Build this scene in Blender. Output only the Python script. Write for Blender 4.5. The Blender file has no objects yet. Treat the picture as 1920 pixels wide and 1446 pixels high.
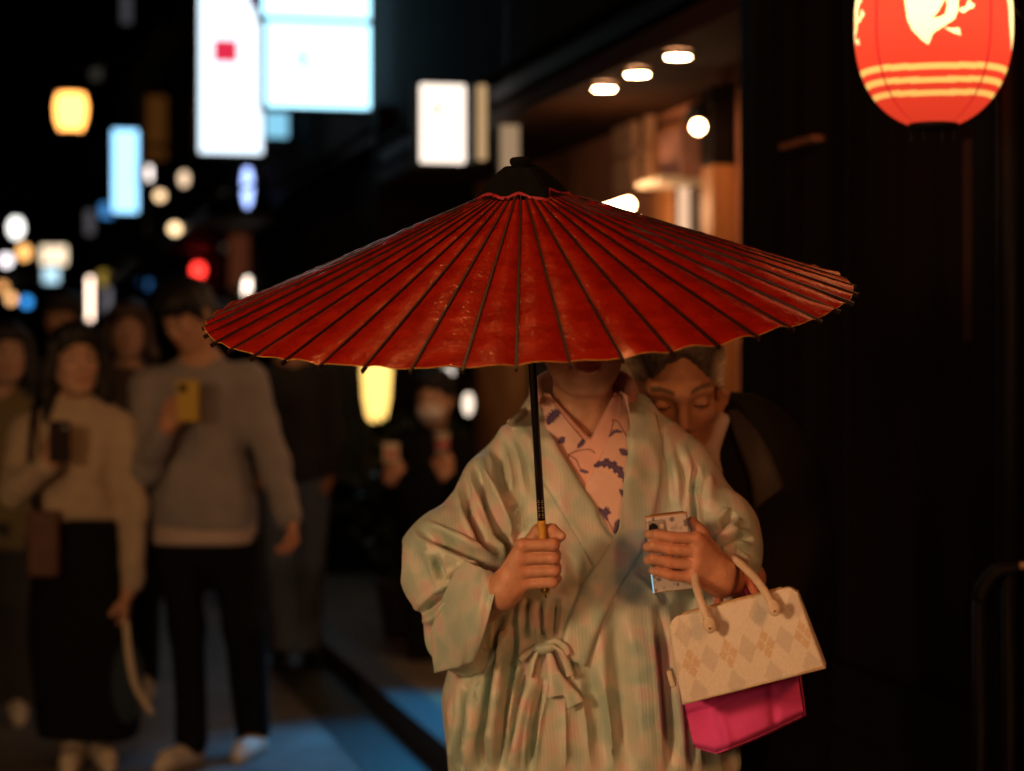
import bpy, bmesh, math, random
import numpy as np
from mathutils import Vector, Matrix
from mathutils.bvhtree import BVHTree

random.seed(7)
RNG = np.random.default_rng(7)
scene = bpy.context.scene
COL = scene.collection

# ------------------------------------------------------------------ camera, sky, exposure
F = 4000.0            # focal length in photograph pixels (75 mm on a 36 mm wide sensor)
EYE = 1.42            # camera height
HOR = 689.0           # photograph row of the horizon
cam_d = bpy.data.cameras.new('camera')
cam_d.sensor_width = 36.0
cam_d.lens = 36.0 * F / 1920.0
cam_d.shift_y = -(723.0 - HOR) / 1920.0
cam_d.clip_start = 0.05
cam_d.clip_end = 400.0
cam_d.dof.use_dof = True
cam_d.dof.focus_distance = 3.27
cam_d.dof.aperture_fstop = 2.6
cam_d.dof.aperture_blades = 9
cam = bpy.data.objects.new('camera', cam_d)
COL.objects.link(cam)
cam.location = (0, 0, EYE)
cam.rotation_euler = (math.radians(90), 0, 0)
scene.camera = cam

world = bpy.data.worlds.new('World')
scene.world = world
world.use_nodes = True
wn = world.node_tree
sky = wn.nodes.new('ShaderNodeTexSky')
sky.sky_type = 'NISHITA'
sky.sun_disc = False
sky.sun_elevation = math.radians(-6.0)
sky.sun_rotation = math.radians(200.0)
wn.links.new(sky.outputs[0], wn.nodes['Background'].inputs[0])
wn.nodes['Background'].inputs[1].default_value = 0.05

scene.view_settings.view_transform = 'Standard'
scene.view_settings.look = 'None'
scene.view_settings.exposure = 0.0
scene.view_settings.gamma = 1.0
scene.view_settings.use_curve_mapping = False
cy = scene.cycles
cy.use_denoising = True
try:
    cy.denoiser = 'OPENIMAGEDENOISE'
except Exception:
    pass
cy.use_adaptive_sampling = False
cy.use_light_tree = True
cy.sample_clamp_indirect = 4.0
cy.max_bounces = 6
cy.caustics_reflective = False
cy.caustics_refractive = False

KEY = [((-2.00, 1.15, 1.75), .20, 108.0, (1.0, .55, .255), 'added warm paper lantern, unseen, nearest the photographer, left'),
       ((-1.15, -.85, 1.52), .20, 42.0, (1.0, .55, .255), 'added warm paper lantern, unseen, behind the photographer, left'),
       ((-.42, 3.25, 3.55), .06, 360.0, (1.0, .43, .14), 'added high warm paper lantern, unseen, for glints on the umbrella'),
       ((1.42, 1.55, 2.00), .16, 46.0, (1.0, .34, .11), 'added orange paper lantern, unseen, under the right eave beside the photographer')]

BLUE_W = 190.0
# street frame: SV runs down the street away from the camera, NV to its right
SV = Vector((-0.24, 1.0, 0)).normalized()
NV = Vector((SV.y, -SV.x, 0))
STREET_ANG = math.atan2(SV.y, SV.x)
def at(px, py, y):
    """a point of the photograph, at its real distance y from the camera"""
    return Vector(((px - 960.0) * y / F, y, EYE - (py - HOR) * y / F))
def st(t, off, z=0.0):
    return SV * t + NV * off + Vector((0, 0, z))
def lin(r, g, b):
    f = lambda c: (c / 255.0) / 12.92 if c <= 10 else ((c / 255.0 + 0.055) / 1.055) ** 2.4
    return (f(r), f(g), f(b))

# ------------------------------------------------------------------ object helpers
def tag(o, label=None, cat=None, group=None, kind=None):
    if label: o['label'] = label
    if cat: o['category'] = cat
    if group: o['group'] = group
    if kind: o['kind'] = kind
    return o
def empty(name, loc=(0, 0, 0), rz=0.0, label=None, cat=None, group=None):
    o = bpy.data.objects.new(name, None)
    o.empty_display_size = 0.1
    COL.objects.link(o)
    o.location = loc
    o.rotation_euler = (0, 0, rz)
    return tag(o, label, cat, group)
def wm(o):
    B = Matrix.Translation(o.location) @ o.rotation_euler.to_matrix().to_4x4()
    return B if o.parent is None else wm(o.parent) @ o.matrix_parent_inverse @ B
def link(name, me, mat=None, parent=None, world=False):
    """a mesh object; world=True keeps world coordinates below a moved parent"""
    o = bpy.data.objects.new(name, me)
    COL.objects.link(o)
    if mat is not None:
        if isinstance(mat, (list, tuple)):
            for m in mat: me.materials.append(m)
        else:
            if not me.materials: me.materials.append(mat)
    if parent is not None:
        o.parent = parent
        if world:
            o.matrix_parent_inverse = wm(parent).inverted()
    return o
def np_mesh(name, V, Fq, smooth=True, col=None, mi=None):
    """mesh from numpy vertices and quads/tris (list of arrays allowed)"""
    me = bpy.data.meshes.new(name)
    V = np.asarray(V, np.float32).reshape(-1, 3)
    groups = Fq if isinstance(Fq, list) else [Fq]
    groups = [np.asarray(g, np.int32) for g in groups if len(g)]
    nl = sum(g.size for g in groups); nf = sum(len(g) for g in groups)
    me.vertices.add(len(V)); me.vertices.foreach_set('co', V.ravel())
    me.loops.add(nl); me.polygons.add(nf)
    me.loops.foreach_set('vertex_index', np.concatenate([g.ravel() for g in groups]).astype(np.int32))
    tot = np.concatenate([np.full(len(g), g.shape[1], np.int32) for g in groups])
    start = np.concatenate([[0], np.cumsum(tot)[:-1]]).astype(np.int32)
    me.polygons.foreach_set('loop_start', start)
    me.polygons.foreach_set('loop_total', tot)
    if mi is not None: me.polygons.foreach_set('material_index', np.asarray(mi, np.int32))
    me.polygons.foreach_set('use_smooth', np.full(nf, bool(smooth)))
    me.update(calc_edges=True)
    me.validate()
    if col is not None:
        a = me.color_attributes.new('tint', 'FLOAT_COLOR', 'POINT')
        c = np.ones((len(V), 4), np.float32); c[:, :3] = col
        a.data.foreach_set('color', c.ravel())
    return me
def join(parts):
    """[(V, F, col)] -> one V, [F...], col"""
    Vs, Fs, Cs, n = [], [], [], 0
    for V, Fq, c in parts:
        V = np.asarray(V, np.float32)
        for g in (Fq if isinstance(Fq, list) else [Fq]):
            Fs.append(np.asarray(g, np.int32) + n)
        Vs.append(V); n += len(V)
        Cs.append(np.broadcast_to(np.asarray(c, np.float32), (len(V), 3)))
    quads = [g for g in Fs if g.shape[1] == 4]; tris = [g for g in Fs if g.shape[1] == 3]
    out = []
    if quads: out.append(np.concatenate(quads))
    if tris: out.append(np.concatenate(tris))
    return np.concatenate(Vs), out, np.concatenate(Cs)
def bm_mesh(name, bm, smooth=False):
    bmesh.ops.recalc_face_normals(bm, faces=bm.faces)
    me = bpy.data.meshes.new(name)
    bm.to_mesh(me); bm.free()
    if smooth:
        me.polygons.foreach_set('use_smooth', np.full(len(me.polygons), True))
    return me
def box_me(name, x0, x1, y0, y1, z0, z1, bev=0.0):
    bm = bmesh.new()
    bmesh.ops.create_cube(bm, size=1.0)
    for v in bm.verts:
        v.co = Vector(((x0 + x1) / 2 + v.co.x * (x1 - x0), (y0 + y1) / 2 + v.co.y * (y1 - y0), (z0 + z1) / 2 + v.co.z * (z1 - z0)))
    if bev > 0:
        bmesh.ops.bevel(bm, geom=bm.edges[:], offset=bev, segments=2, affect='EDGES', profile=0.6)
    return bm_mesh(name, bm)
def box(name, x0, x1, y0, y1, z0, z1, mat, parent, bev=0.0):
    return link(name, box_me(name, x0, x1, y0, y1, z0, z1, bev), mat, parent)
def lathe(prof, n=32, name='turned', smooth=True):
    """profile [(r, z)] about the local z axis"""
    prof = np.asarray(prof, float); m = len(prof)
    t = np.arange(n) * 2 * np.pi / n
    V = np.stack([prof[:, 0][:, None] * np.cos(t), prof[:, 0][:, None] * np.sin(t), np.repeat(prof[:, 1][:, None], n, 1)], -1).reshape(-1, 3)
    q = []
    for i in range(m - 1):
        a = i * n + np.arange(n); b = i * n + (np.arange(n) + 1) % n
        q.append(np.stack([a, b, b + n, a + n], 1))
    return V, np.concatenate(q)
def tube(pts, r, n=10, caps=True):
    """tube along points; r number or list. returns V, quads (closed by collapsed end rings)"""
    P = [Vector(p) for p in pts]
    R = [r] * len(P) if isinstance(r, (int, float)) else list(r)
    if caps:
        P = [P[0]] + P + [P[-1]]; R = [1e-5] + R + [1e-5]
    V = []
    up = Vector((0.13, 0.29, 0.95)).normalized(); prev = None
    for i, p in enumerate(P):
        a = P[max(i - 1, 0)]; b = P[min(i + 1, len(P) - 1)]
        d = (b - a)
        d = d.normalized() if d.length > 1e-9 else Vector((0, 0, 1))
        e = (up - d * up.dot(d)) if prev is None else (prev - d * prev.dot(d))
        if e.length < 1e-4: e = d.orthogonal()
        e.normalize(); prev = e; f = d.cross(e)
        for k in range(n):
            t = 2 * math.pi * k / n
            V.append(p + (e * math.cos(t) + f * math.sin(t)) * R[i])
    q = []
    for i in range(len(P) - 1):
        for k in range(n):
            a = i * n + k; b = i * n + (k + 1) % n
            q.append((a, b, b + n, a + n))
    return np.array([tuple(v) for v in V]), np.array(q)
def spline(pts, n=8):
    """Catmull-Rom through points (any dimension)"""
    P = np.asarray([tuple(p) for p in pts], float)
    P = np.vstack([2 * P[0] - P[1], P, 2 * P[-1] - P[-2]])
    out = []
    for i in range(1, len(P) - 2):
        for t in np.linspace(0, 1, n, endpoint=False):
            p0, p1, p2, p3 = P[i - 1:i + 3]
            out.append(0.5 * ((2 * p1) + (-p0 + p2) * t + (2 * p0 - 5 * p1 + 4 * p2 - p3) * t * t + (-p0 + 3 * p1 - 3 * p2 + p3) * t ** 3))
    out.append(P[-2])
    return np.array(out)

class Waves:
    """smooth random field: a sum of sines"""
    def __init__(self, seed, freq, n=22, stretch=(1, 1, 1)):
        r = np.random.default_rng(seed)
        d = r.normal(size=(n, 3)); d /= np.linalg.norm(d, axis=1)[:, None]
        self.k = d * freq * r.uniform(0.5, 1.6, size=(n, 1)) * np.asarray(stretch)
        self.p = r.uniform(0, 6.28, n); self.a = r.uniform(0.5, 1, n); self.a /= np.sqrt((self.a ** 2).sum() / 2)
    def __call__(self, P):
        out = np.zeros(len(P))
        for k, p, a in zip(self.k, self.p, self.a):
            out += a * np.sin(P @ k + p)
        return out

# ------------------------------------------------------------------ materials
def mat(name, color, rough=0.7, var=0.0, scale=20.0, metal=0.0, spec=0.5, bump=0.0, bscale=60.0, stretch=(1, 1, 1),
        attr=False, sss=0.0, sheen=0.0, coat=0.0, color2=None, transl=0.0):
    m = bpy.data.materials.new(name); m.use_nodes = True
    nt = m.node_tree; N = nt.nodes; L = nt.links
    b = N['Principled BSDF']
    b.inputs['Roughness'].default_value = rough
    b.inputs['Metallic'].default_value = metal
    b.inputs['Specular IOR Level'].default_value = spec
    if sheen: b.inputs['Sheen Weight'].default_value = sheen
    if coat: b.inputs['Coat Weight'].default_value = coat
    if sss:
        b.inputs['Subsurface Weight'].default_value = sss
        b.inputs['Subsurface Radius'].default_value = (0.012, 0.004, 0.002)
        b.inputs['Subsurface Scale'].default_value = 0.6
    tc = N.new('ShaderNodeTexCoord'); mp = N.new('ShaderNodeMapping')
    mp.inputs['Scale'].default_value = stretch
    L.new(tc.outputs['Object'], mp.inputs[0])
    src = None
    if attr:
        a = N.new('ShaderNodeAttribute'); a.attribute_name = 'tint'; src = a.outputs['Color']
    else:
        rgb = N.new('ShaderNodeRGB'); rgb.outputs[0].default_value = (*color, 1); src = rgb.outputs[0]
    if var or color2:
        nz = N.new('ShaderNodeTexNoise'); nz.inputs['Scale'].default_value = scale
        nz.inputs['Detail'].default_value = 6.0; nz.inputs['Roughness'].default_value = 0.6
        L.new(mp.outputs[0], nz.inputs[0])
        if color2:
            mx = N.new('ShaderNodeMix'); mx.data_type = 'RGBA'
            rp = N.new('ShaderNodeMapRange'); rp.inputs[1].default_value = 0.4; rp.inputs[2].default_value = 0.6
            L.new(nz.outputs[0], rp.inputs[0]); L.new(rp.outputs[0], mx.inputs[0])
            L.new(src, mx.inputs[6]); mx.inputs[7].default_value = (*color2, 1); src = mx.outputs[2]
        if var:
            rp = N.new('ShaderNodeMapRange'); rp.inputs[1].default_value = 0.3; rp.inputs[2].default_value = 0.7
            rp.inputs[3].default_value = 1 - var; rp.inputs[4].default_value = 1 + var
            L.new(nz.outputs[0], rp.inputs[0])
            mx = N.new('ShaderNodeMix'); mx.data_type = 'RGBA'; mx.blend_type = 'MULTIPLY'; mx.inputs[0].default_value = 1.0
            L.new(src, mx.inputs[6]); L.new(rp.outputs[0], mx.inputs[7]); src = mx.outputs[2]
    L.new(src, b.inputs['Base Color'])
    if bump:
        nb = N.new('ShaderNodeTexNoise'); nb.inputs['Scale'].default_value = bscale; nb.inputs['Detail'].default_value = 5.0
        L.new(mp.outputs[0], nb.inputs[0])
        bp = N.new('ShaderNodeBump'); bp.inputs['Strength'].default_value = bump; bp.inputs['Distance'].default_value = 0.01
        L.new(nb.outputs[0], bp.inputs['Height']); L.new(bp.outputs[0], b.inputs['Normal'])
    if transl:
        tr = N.new('ShaderNodeBsdfTranslucent'); L.new(src, tr.inputs[0])
        ms = N.new('ShaderNodeMixShader'); ms.inputs[0].default_value = transl
        L.new(b.outputs[0], ms.inputs[1]); L.new(tr.outputs[0], ms.inputs[2])
        L.new(ms.outputs[0], N['Material Output'].inputs[0])
    return m
def glow(name, color, strength, attr=False, sampled=True):
    m = bpy.data.materials.new(name); m.use_nodes = True
    nt = m.node_tree; N = nt.nodes; L = nt.links
    N.remove(N['Principled BSDF'])
    if not sampled: m.cycles.emission_sampling = 'NONE'
    e = N.new('ShaderNodeEmission'); e.inputs[1].default_value = strength
    if attr:
        a = N.new('ShaderNodeAttribute'); a.attribute_name = 'tint'; L.new(a.outputs['Color'], e.inputs[0])
    else:
        e.inputs[0].default_value = (*color, 1)
    L.new(e.outputs[0], N['Material Output'].inputs[0])
    return m

# ------------------------------------------------------------------ implicit surfaces (bodies, cloth, hair)
def rcone(a, b, r1, r2, k=0.02, op='u'):
    a = np.array(tuple(a), float); b = np.array(tuple(b), float)
    rm = max(r1, r2)
    lo = np.minimum(a, b) - rm; hi = np.maximum(a, b) + rm
    def fn(X, Y, Z):
        d = b - a; dd = max(float(d @ d), 1e-12)
        t = np.clip(((X - a[0]) * d[0] + (Y - a[1]) * d[1] + (Z - a[2]) * d[2]) / dd, 0, 1)
        return np.sqrt((X - a[0] - t * d[0]) ** 2 + (Y - a[1] - t * d[1]) ** 2 + (Z - a[2] - t * d[2]) ** 2) - (r1 + (r2 - r1) * t)
    return (fn, lo, hi, k, op)
def ell(c, r, k=0.02, op='u', R=None):
    c = np.array(tuple(c), float); r = np.array(tuple(r) if hasattr(r, '__len__') else (r, r, r), float)
    R = np.eye(3) if R is None else np.array(R)
    ext = np.sqrt(((R * r) ** 2).sum(1))
    def fn(X, Y, Z):
        x, y, z = X - c[0], Y - c[1], Z - c[2]
        p = [(x * R[0, i] + y * R[1, i] + z * R[2, i]) for i in range(3)]
        k0 = np.sqrt((p[0] / r[0]) ** 2 + (p[1] / r[1]) ** 2 + (p[2] / r[2]) ** 2)
        k1 = np.sqrt((p[0] / r[0] ** 2) ** 2 + (p[1] / r[1] ** 2) ** 2 + (p[2] / r[2] ** 2) ** 2)
        return k0 * (k0 - 1) / np.maximum(k1, 1e-6)
    return (fn, c - ext, c + ext, k, op)
def loft(rows, k=0.03, op='u', p=2.3):
    """rows (z, cx, cy, half width, half depth), rising z"""
    A = np.array(sorted(rows), float)
    lo = np.array([(A[:, 1] - A[:, 3]).min(), (A[:, 2] - A[:, 4]).min(), A[0, 0]])
    hi = np.array([(A[:, 1] + A[:, 3]).max(), (A[:, 2] + A[:, 4]).max(), A[-1, 0]])
    zz = np.linspace(A[0, 0], A[-1, 0], 200)
    S = [np.interp(zz, A[:, 0], A[:, i]) for i in range(1, 5)]
    ker = np.ones(15) / 15
    S = [np.convolve(np.pad(s, 7, mode='edge'), ker, 'valid') for s in S]
    def fn(X, Y, Z):
        cx, cy, a, b = [np.interp(Z, zz, s) for s in S]
        g = (np.abs((X - cx) / a) ** p + np.abs((Y - cy) / b) ** p) ** (1 / p)
        d = (g - 1) * np.minimum(a, b)
        return np.maximum(d, np.maximum(A[0, 0] - Z, Z - A[-1, 0]))
    return (fn, lo, hi, k, op)
def prism_px(poly, y0, y1, k=0.004, op='s'):
    """convex outline seen in the photograph, cut through the solid between depths y0 and y1"""
    P = np.array(poly, float); n = len(P)
    area = 0.5 * sum(P[i, 0] * P[(i + 1) % n, 1] - P[(i + 1) % n, 0] * P[i, 1] for i in range(n))
    sg = 1.0 if area > 0 else -1.0
    c = [np.array(tuple(at(x, y, yy))) for x, y in P for yy in (y0, y1)]
    lo = np.min(c, 0); hi = np.max(c, 0)
    def fn(X, Y, Z):
        px = 960 + F * X / Y; py = HOR - F * (Z - EYE) / Y
        d = np.full(np.broadcast(X, Y, Z).shape, -1e3, np.float32)
        for i in range(n):
            a = P[i]; e = P[(i + 1) % n] - a; L = np.hypot(*e)
            d = np.maximum(d, sg * ((px - a[0]) * e[1] - (py - a[1]) * e[0]) / L)
        return np.maximum(d * Y / F, np.maximum(y0 - Y, Y - y1))
    return (fn, lo, hi, k, op)
def surf(prims, h, pad=None):
    """surface nets over the blended primitives -> V, quads"""
    pad = pad or 3 * h
    us = [p for p in prims if p[4] == 'u']
    lo = np.min([p[1] for p in us], 0) - pad; hi = np.max([p[2] for p in us], 0) + pad
    n = np.ceil((hi - lo) / h).astype(int) + 1
    ax = [(lo[i] + h * np.arange(n[i])).astype(np.float32) for i in range(3)]
    D = np.full(tuple(n), 1.0, np.float32)
    for fn, plo, phi, k, op in prims:
        m = k + 4 * h
        s = [slice(max(0, int((plo[i] - m - lo[i]) / h)), min(n[i], int((phi[i] + m - lo[i]) / h) + 2)) for i in range(3)]
        if any(q.start >= q.stop for q in s): continue
        d = fn(ax[0][s[0]][:, None, None], ax[1][s[1]][None, :, None], ax[2][s[2]][None, None, :]).astype(np.float32)
        o = D[s[0], s[1], s[2]]
        kk = max(k, 1e-5)
        if op == 'u':
            q = np.maximum(kk - np.abs(o - d), 0) / kk
            D[s[0], s[1], s[2]] = np.minimum(o, d) - q * q * kk * 0.25
        else:
            d = -d
            q = np.maximum(kk - np.abs(o - d), 0) / kk
            D[s[0], s[1], s[2]] = np.maximum(o, d) + q * q * kk * 0.25
    I = D < 0
    cs = tuple(n - 1)
    cnt = np.zeros(cs, np.uint8)
    for dx in (0, 1):
        for dy in (0, 1):
            for dz in (0, 1):
                cnt += I[dx:dx + cs[0], dy:dy + cs[1], dz:dz + cs[2]]
    act = (cnt > 0) & (cnt < 8)
    ci = np.argwhere(act)
    idx = np.full(cs, -1, np.int32); idx[act] = np.arange(len(ci))
    corners = np.array([(a, b, c) for a in (0, 1) for b in (0, 1) for c in (0, 1)])
    vals = np.stack([D[ci[:, 0] + c[0], ci[:, 1] + c[1], ci[:, 2] + c[2]] for c in corners], 1)
    acc = np.zeros((len(ci), 3)); w = np.zeros(len(ci))
    for i in range(8):
        for j in range(i + 1, 8):
            if np.abs(corners[i] - corners[j]).sum() != 1: continue
            x = (vals[:, i] < 0) != (vals[:, j] < 0)
            t = vals[x, i] / (vals[x, i] - vals[x, j])
            acc[x] += corners[i] + t[:, None] * (corners[j] - corners[i]); w[x] += 1
    V = lo + h * (ci + acc / w[:, None])
    Q = []
    for a in range(3):
        b, c = (a + 1) % 3, (a + 2) % 3
        s0 = [slice(None)] * 3; s1 = [slice(None)] * 3
        s0[a] = slice(0, -1); s1[a] = slice(1, None)
        e = np.argwhere(I[tuple(s0)] != I[tuple(s1)])
        e = e[(e[:, b] > 0) & (e[:, c] > 0) & (e[:, b] < n[b] - 1) & (e[:, c] < n[c] - 1)]
        inside = I[e[:, 0], e[:, 1], e[:, 2]]
        def cell(ob, oc):
            g = e.copy(); g[:, b] -= ob; g[:, c] -= oc
            return idx[g[:, 0], g[:, 1], g[:, 2]]
        q = np.stack([cell(1, 1), cell(0, 1), cell(0, 0), cell(1, 0)], 1)
        q[~inside] = q[~inside][:, ::-1]
        Q.append(q)
    Q = np.concatenate(Q)
    Q = Q[(Q >= 0).all(1)]
    return V, Q
def normals(V, Q):
    n = np.zeros_like(V)
    fn = np.cross(V[Q[:, 2]] - V[Q[:, 0]], V[Q[:, 3]] - V[Q[:, 1]])
    for i in range(4): np.add.at(n, Q[:, i], fn)
    return n / np.maximum(np.linalg.norm(n, axis=1), 1e-9)[:, None]
def relax(V, Q, it=2, lam=0.5):
    for _ in range(it):
        s = np.zeros_like(V); w = np.zeros(len(V))
        for i in range(4):
            j = (i + 1) % 4
            np.add.at(s, Q[:, i], V[Q[:, j]]); np.add.at(w, Q[:, i], 1)
            np.add.at(s, Q[:, j], V[Q[:, i]]); np.add.at(w, Q[:, j], 1)
        V = V + lam * (s / np.maximum(w, 1)[:, None] - V)
    return V
def to_px(V):
    return np.stack([960 + F * V[:, 0] / V[:, 1], HOR - F * (V[:, 2] - EYE) / V[:, 1]], 1)
def seg_dist(P, pts):
    """distance to a polyline and the place 0..1 along it"""
    pts = np.asarray(pts, float)
    L = np.hypot(*np.diff(pts, axis=0).T); C = np.concatenate([[0], np.cumsum(L)])
    best = np.full(len(P), 1e9); u = np.zeros(len(P)); side = np.zeros(len(P))
    for i in range(len(pts) - 1):
        a = pts[i]; d = pts[i + 1] - a; dd = d @ d
        t = np.clip(((P - a) @ d) / dd, 0, 1)
        r = P - a - t[:, None] * d
        q = np.hypot(r[:, 0], r[:, 1])
        m = q < best
        best[m] = q[m]; u[m] = ((C[i] + t * L[i]) / C[-1])[m]
        side[m] = np.sign(d[0] * r[:, 1] - d[1] * r[:, 0])[m]
    return best, u, side
def inside_poly(P, poly):
    poly = np.asarray(poly, float); x, y = P[:, 0], P[:, 1]
    res = np.zeros(len(P), bool); n = len(poly)
    for i in range(n):
        x1, y1 = poly[i]; x2, y2 = poly[(i + 1) % n]
        c = ((y1 > y) != (y2 > y)) & (x < (x2 - x1) * (y - y1) / (y2 - y1 + 1e-12) + x1)
        res ^= c
    return res
# ------------------------------------------------------------------ the look of things
M = {}
M['street'] = mat('street_stone', (0.13, 0.125, 0.12), 0.55, 0.35, 3.0, bump=0.3, bscale=40, spec=0.25)
M['pave'] = mat('pavement_stone', (0.17, 0.14, 0.10), 0.75, 0.35, 5.0, bump=0.3, bscale=40, spec=.15)
M['kerb'] = mat('kerb_stone', (0.035, 0.035, 0.037), 0.7, 0.3, 9.0, bump=0.3)
M['gutter'] = mat('gutter_iron', (0.012, 0.012, 0.013), 0.6, 0.3, 9.0)
M['dark_wood'] = mat('dark_wood', (0.009, 0.005, 0.0035), 0.6, 0.5, 6.0, bump=0.25, bscale=25, stretch=(1, 1, 0.06), spec=.12)
M['black_wood'] = mat('black_wood', (0.005, 0.004, 0.0035), 0.6, 0.4, 6.0, bump=0.2, bscale=25, stretch=(1, 1, 0.06), spec=.10)
M['house_dark'] = mat('sooty_plaster', (0.012, 0.010, 0.009), 0.9, 0.4, 2.5, spec=.04)
M['house_brown'] = mat('brown_plaster', (0.46, 0.19, 0.105), 0.8, 0.3, 3.0, bump=0.15)
M['orange_wood'] = mat('cedar_wood', (0.36, 0.15, 0.05), 0.5, 0.45, 5.0, bump=0.15, bscale=30, stretch=(1, 1, 0.05))
M['pale_highlight'] = mat('pale_highlight', (0.62, 0.42, 0.28), 0.6, 0.25, 6.0, stretch=(1, 1, 0.08))
M['cream'] = mat('cream_cloth', (0.62, 0.52, 0.38), 0.85, 0.15, 8.0)
M['ochre'] = mat('ochre_plaster', (0.34, 0.22, 0.05), 0.8, 0.25, 4.0)
M['tile'] = mat('roof_tile', (0.012, 0.012, 0.013), 0.8, 0.4, 8.0, spec=.08)
M['black'] = mat('black_metal', (0.006, 0.006, 0.007), 0.5, 0.3, 20.0, spec=.15)
M['grey_metal'] = mat('grey_metal', (0.14, 0.14, 0.145), 0.45, 0.2, 20.0, metal=0.6)
M['glass'] = mat('dark_glass', (0.012, 0.012, 0.014), 0.08, 0.2, 3.0)
M['skin'] = mat('skin', (0.5, 0.3, 0.2), 0.46, 0.14, 45.0, attr=True, sss=0.10, bump=0.16, bscale=230, spec=0.4)
M['skin_far'] = mat('skin_of_passers', (0.5, 0.3, 0.2), 0.55, 0.05, 60.0, attr=True, spec=0.4)
M['hair'] = mat('black_hair', (0.006, 0.0045, 0.004), 0.6, 0.4, 90.0, stretch=(1, 1, 0.1), bump=0.3, bscale=200)
M['brown_hair'] = mat('brown_hair', (0.03, 0.014, 0.008), 0.4, 0.4, 90.0, stretch=(1, 1, 0.1), bump=0.3, bscale=200)
M['grey_hair'] = mat('grey_hair', (0.30, 0.29, 0.26), 0.6, 0.5, 120.0, bump=0.5, bscale=260, attr=True)
M['shoe_white'] = mat('white_shoe', (0.62, 0.55, 0.45), 0.7, 0.15, 20)
M['shoe_black'] = mat('black_shoe', (0.008, 0.008, 0.008), 0.4, 0.2, 20)
def cloth(name, c, var=0.12, rough=0.85): return mat(name, c, rough, var, 14.0, sheen=0.15, bump=0.12, bscale=180)

SKIN_F = np.array((0.60, 0.36, 0.24)); SKIN_M = np.array((0.52, 0.29, 0.18)); SKIN_OLD = np.array((0.50, 0.27, 0.16))
def mat3(M4): return np.array([[M4[i][j] for j in range(3)] for i in range(3)])

# ------------------------------------------------------------------ heads, hands and bodies
def head_prims(Mh, s=1.0, old=False, neck_to=None):
    """a face looking along -Y, eyes at the origin, placed by the matrix Mh"""
    R = mat3(Mh.to_3x3()); o = np.array(tuple(Mh.translation))
    def P(x, y, z): return o + R @ (np.array((x, y, z)) * s)
    def E(c, r, k, op='u'): return ell(P(*c), np.array(r) * s, k * s, op, R)
    def C(a, b, r1, r2, k, op='u'): return rcone(P(*a), P(*b), r1 * s, r2 * s, k * s, op)
    L = [E((0, .014, .035), (.074, .094, .079), .02),
         E((0, -.028, -.03), (.060, .064, .074), .03),
         E((0, -.030, -.075), (.043, .045, .036), .03),
         E((0, -.066, -.097), (.022, .017, .014), .022)]
    for q in (-1, 1):
        L += [C((q * .052, .0, -.045), (q * .022, -.058, -.094), .018, .014, .025),
              E((q * .040, -.060, -.022), (.020, .020, .017), .022),
              C((q * .046, -.070, .020), (q * .012, -.084, .017), .008, .008, .018)]
    for q in (-1, 1):
        L += [E((q * .032, -.097, .000), (.016, .014, .009), .012, 's'),
              E((q * .032, -.0775, -.001), (.0135, .0125, .0125), .003)]
    L += [C((0, -.086, .010), (0, -.103, -.031), .006, .0095, .012)]
    for q in (-1, 1):
        L += [E((q * .0105, -.097, -.036), (.0075, .009, .0065), .006),
              E((q * .006, -.103, -.042), (.0035, .005, .003), .003, 's')]
    L += [E((0, -.088, -.0595), (.024, .0095, .0060), .007),
          E((0, -.087, -.0705), (.020, .0100, .0068), .006),
          C((-.023, -.096, -.0648), (0, -.1005, -.0652), .0012, .0019, .003, 's'),
          C((.023, -.096, -.0648), (0, -.1005, -.0652), .0012, .0019, .003, 's'),
          C((0, -.101, -.046), (0, -.0985, -.053), .0025, .003, .004, 's')]
    for q in (-1, 1):
        L += [E((q * .077, .014, -.008), (.007, .019, .030), .008),
              E((q * .083, .010, -.006), (.004, .010, .017), .004, 's')]
    if old:
        for q in (-1, 1):
            L += [C((q * .014, -.098, -.032), (q * .034, -.082, -.066), .0016, .0016, .006, 's')]
    if neck_to is not None:
        L.append(rcone(P(0, .018, -.055), neck_to, .050 * s, .056 * s, .03))
    return L
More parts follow.
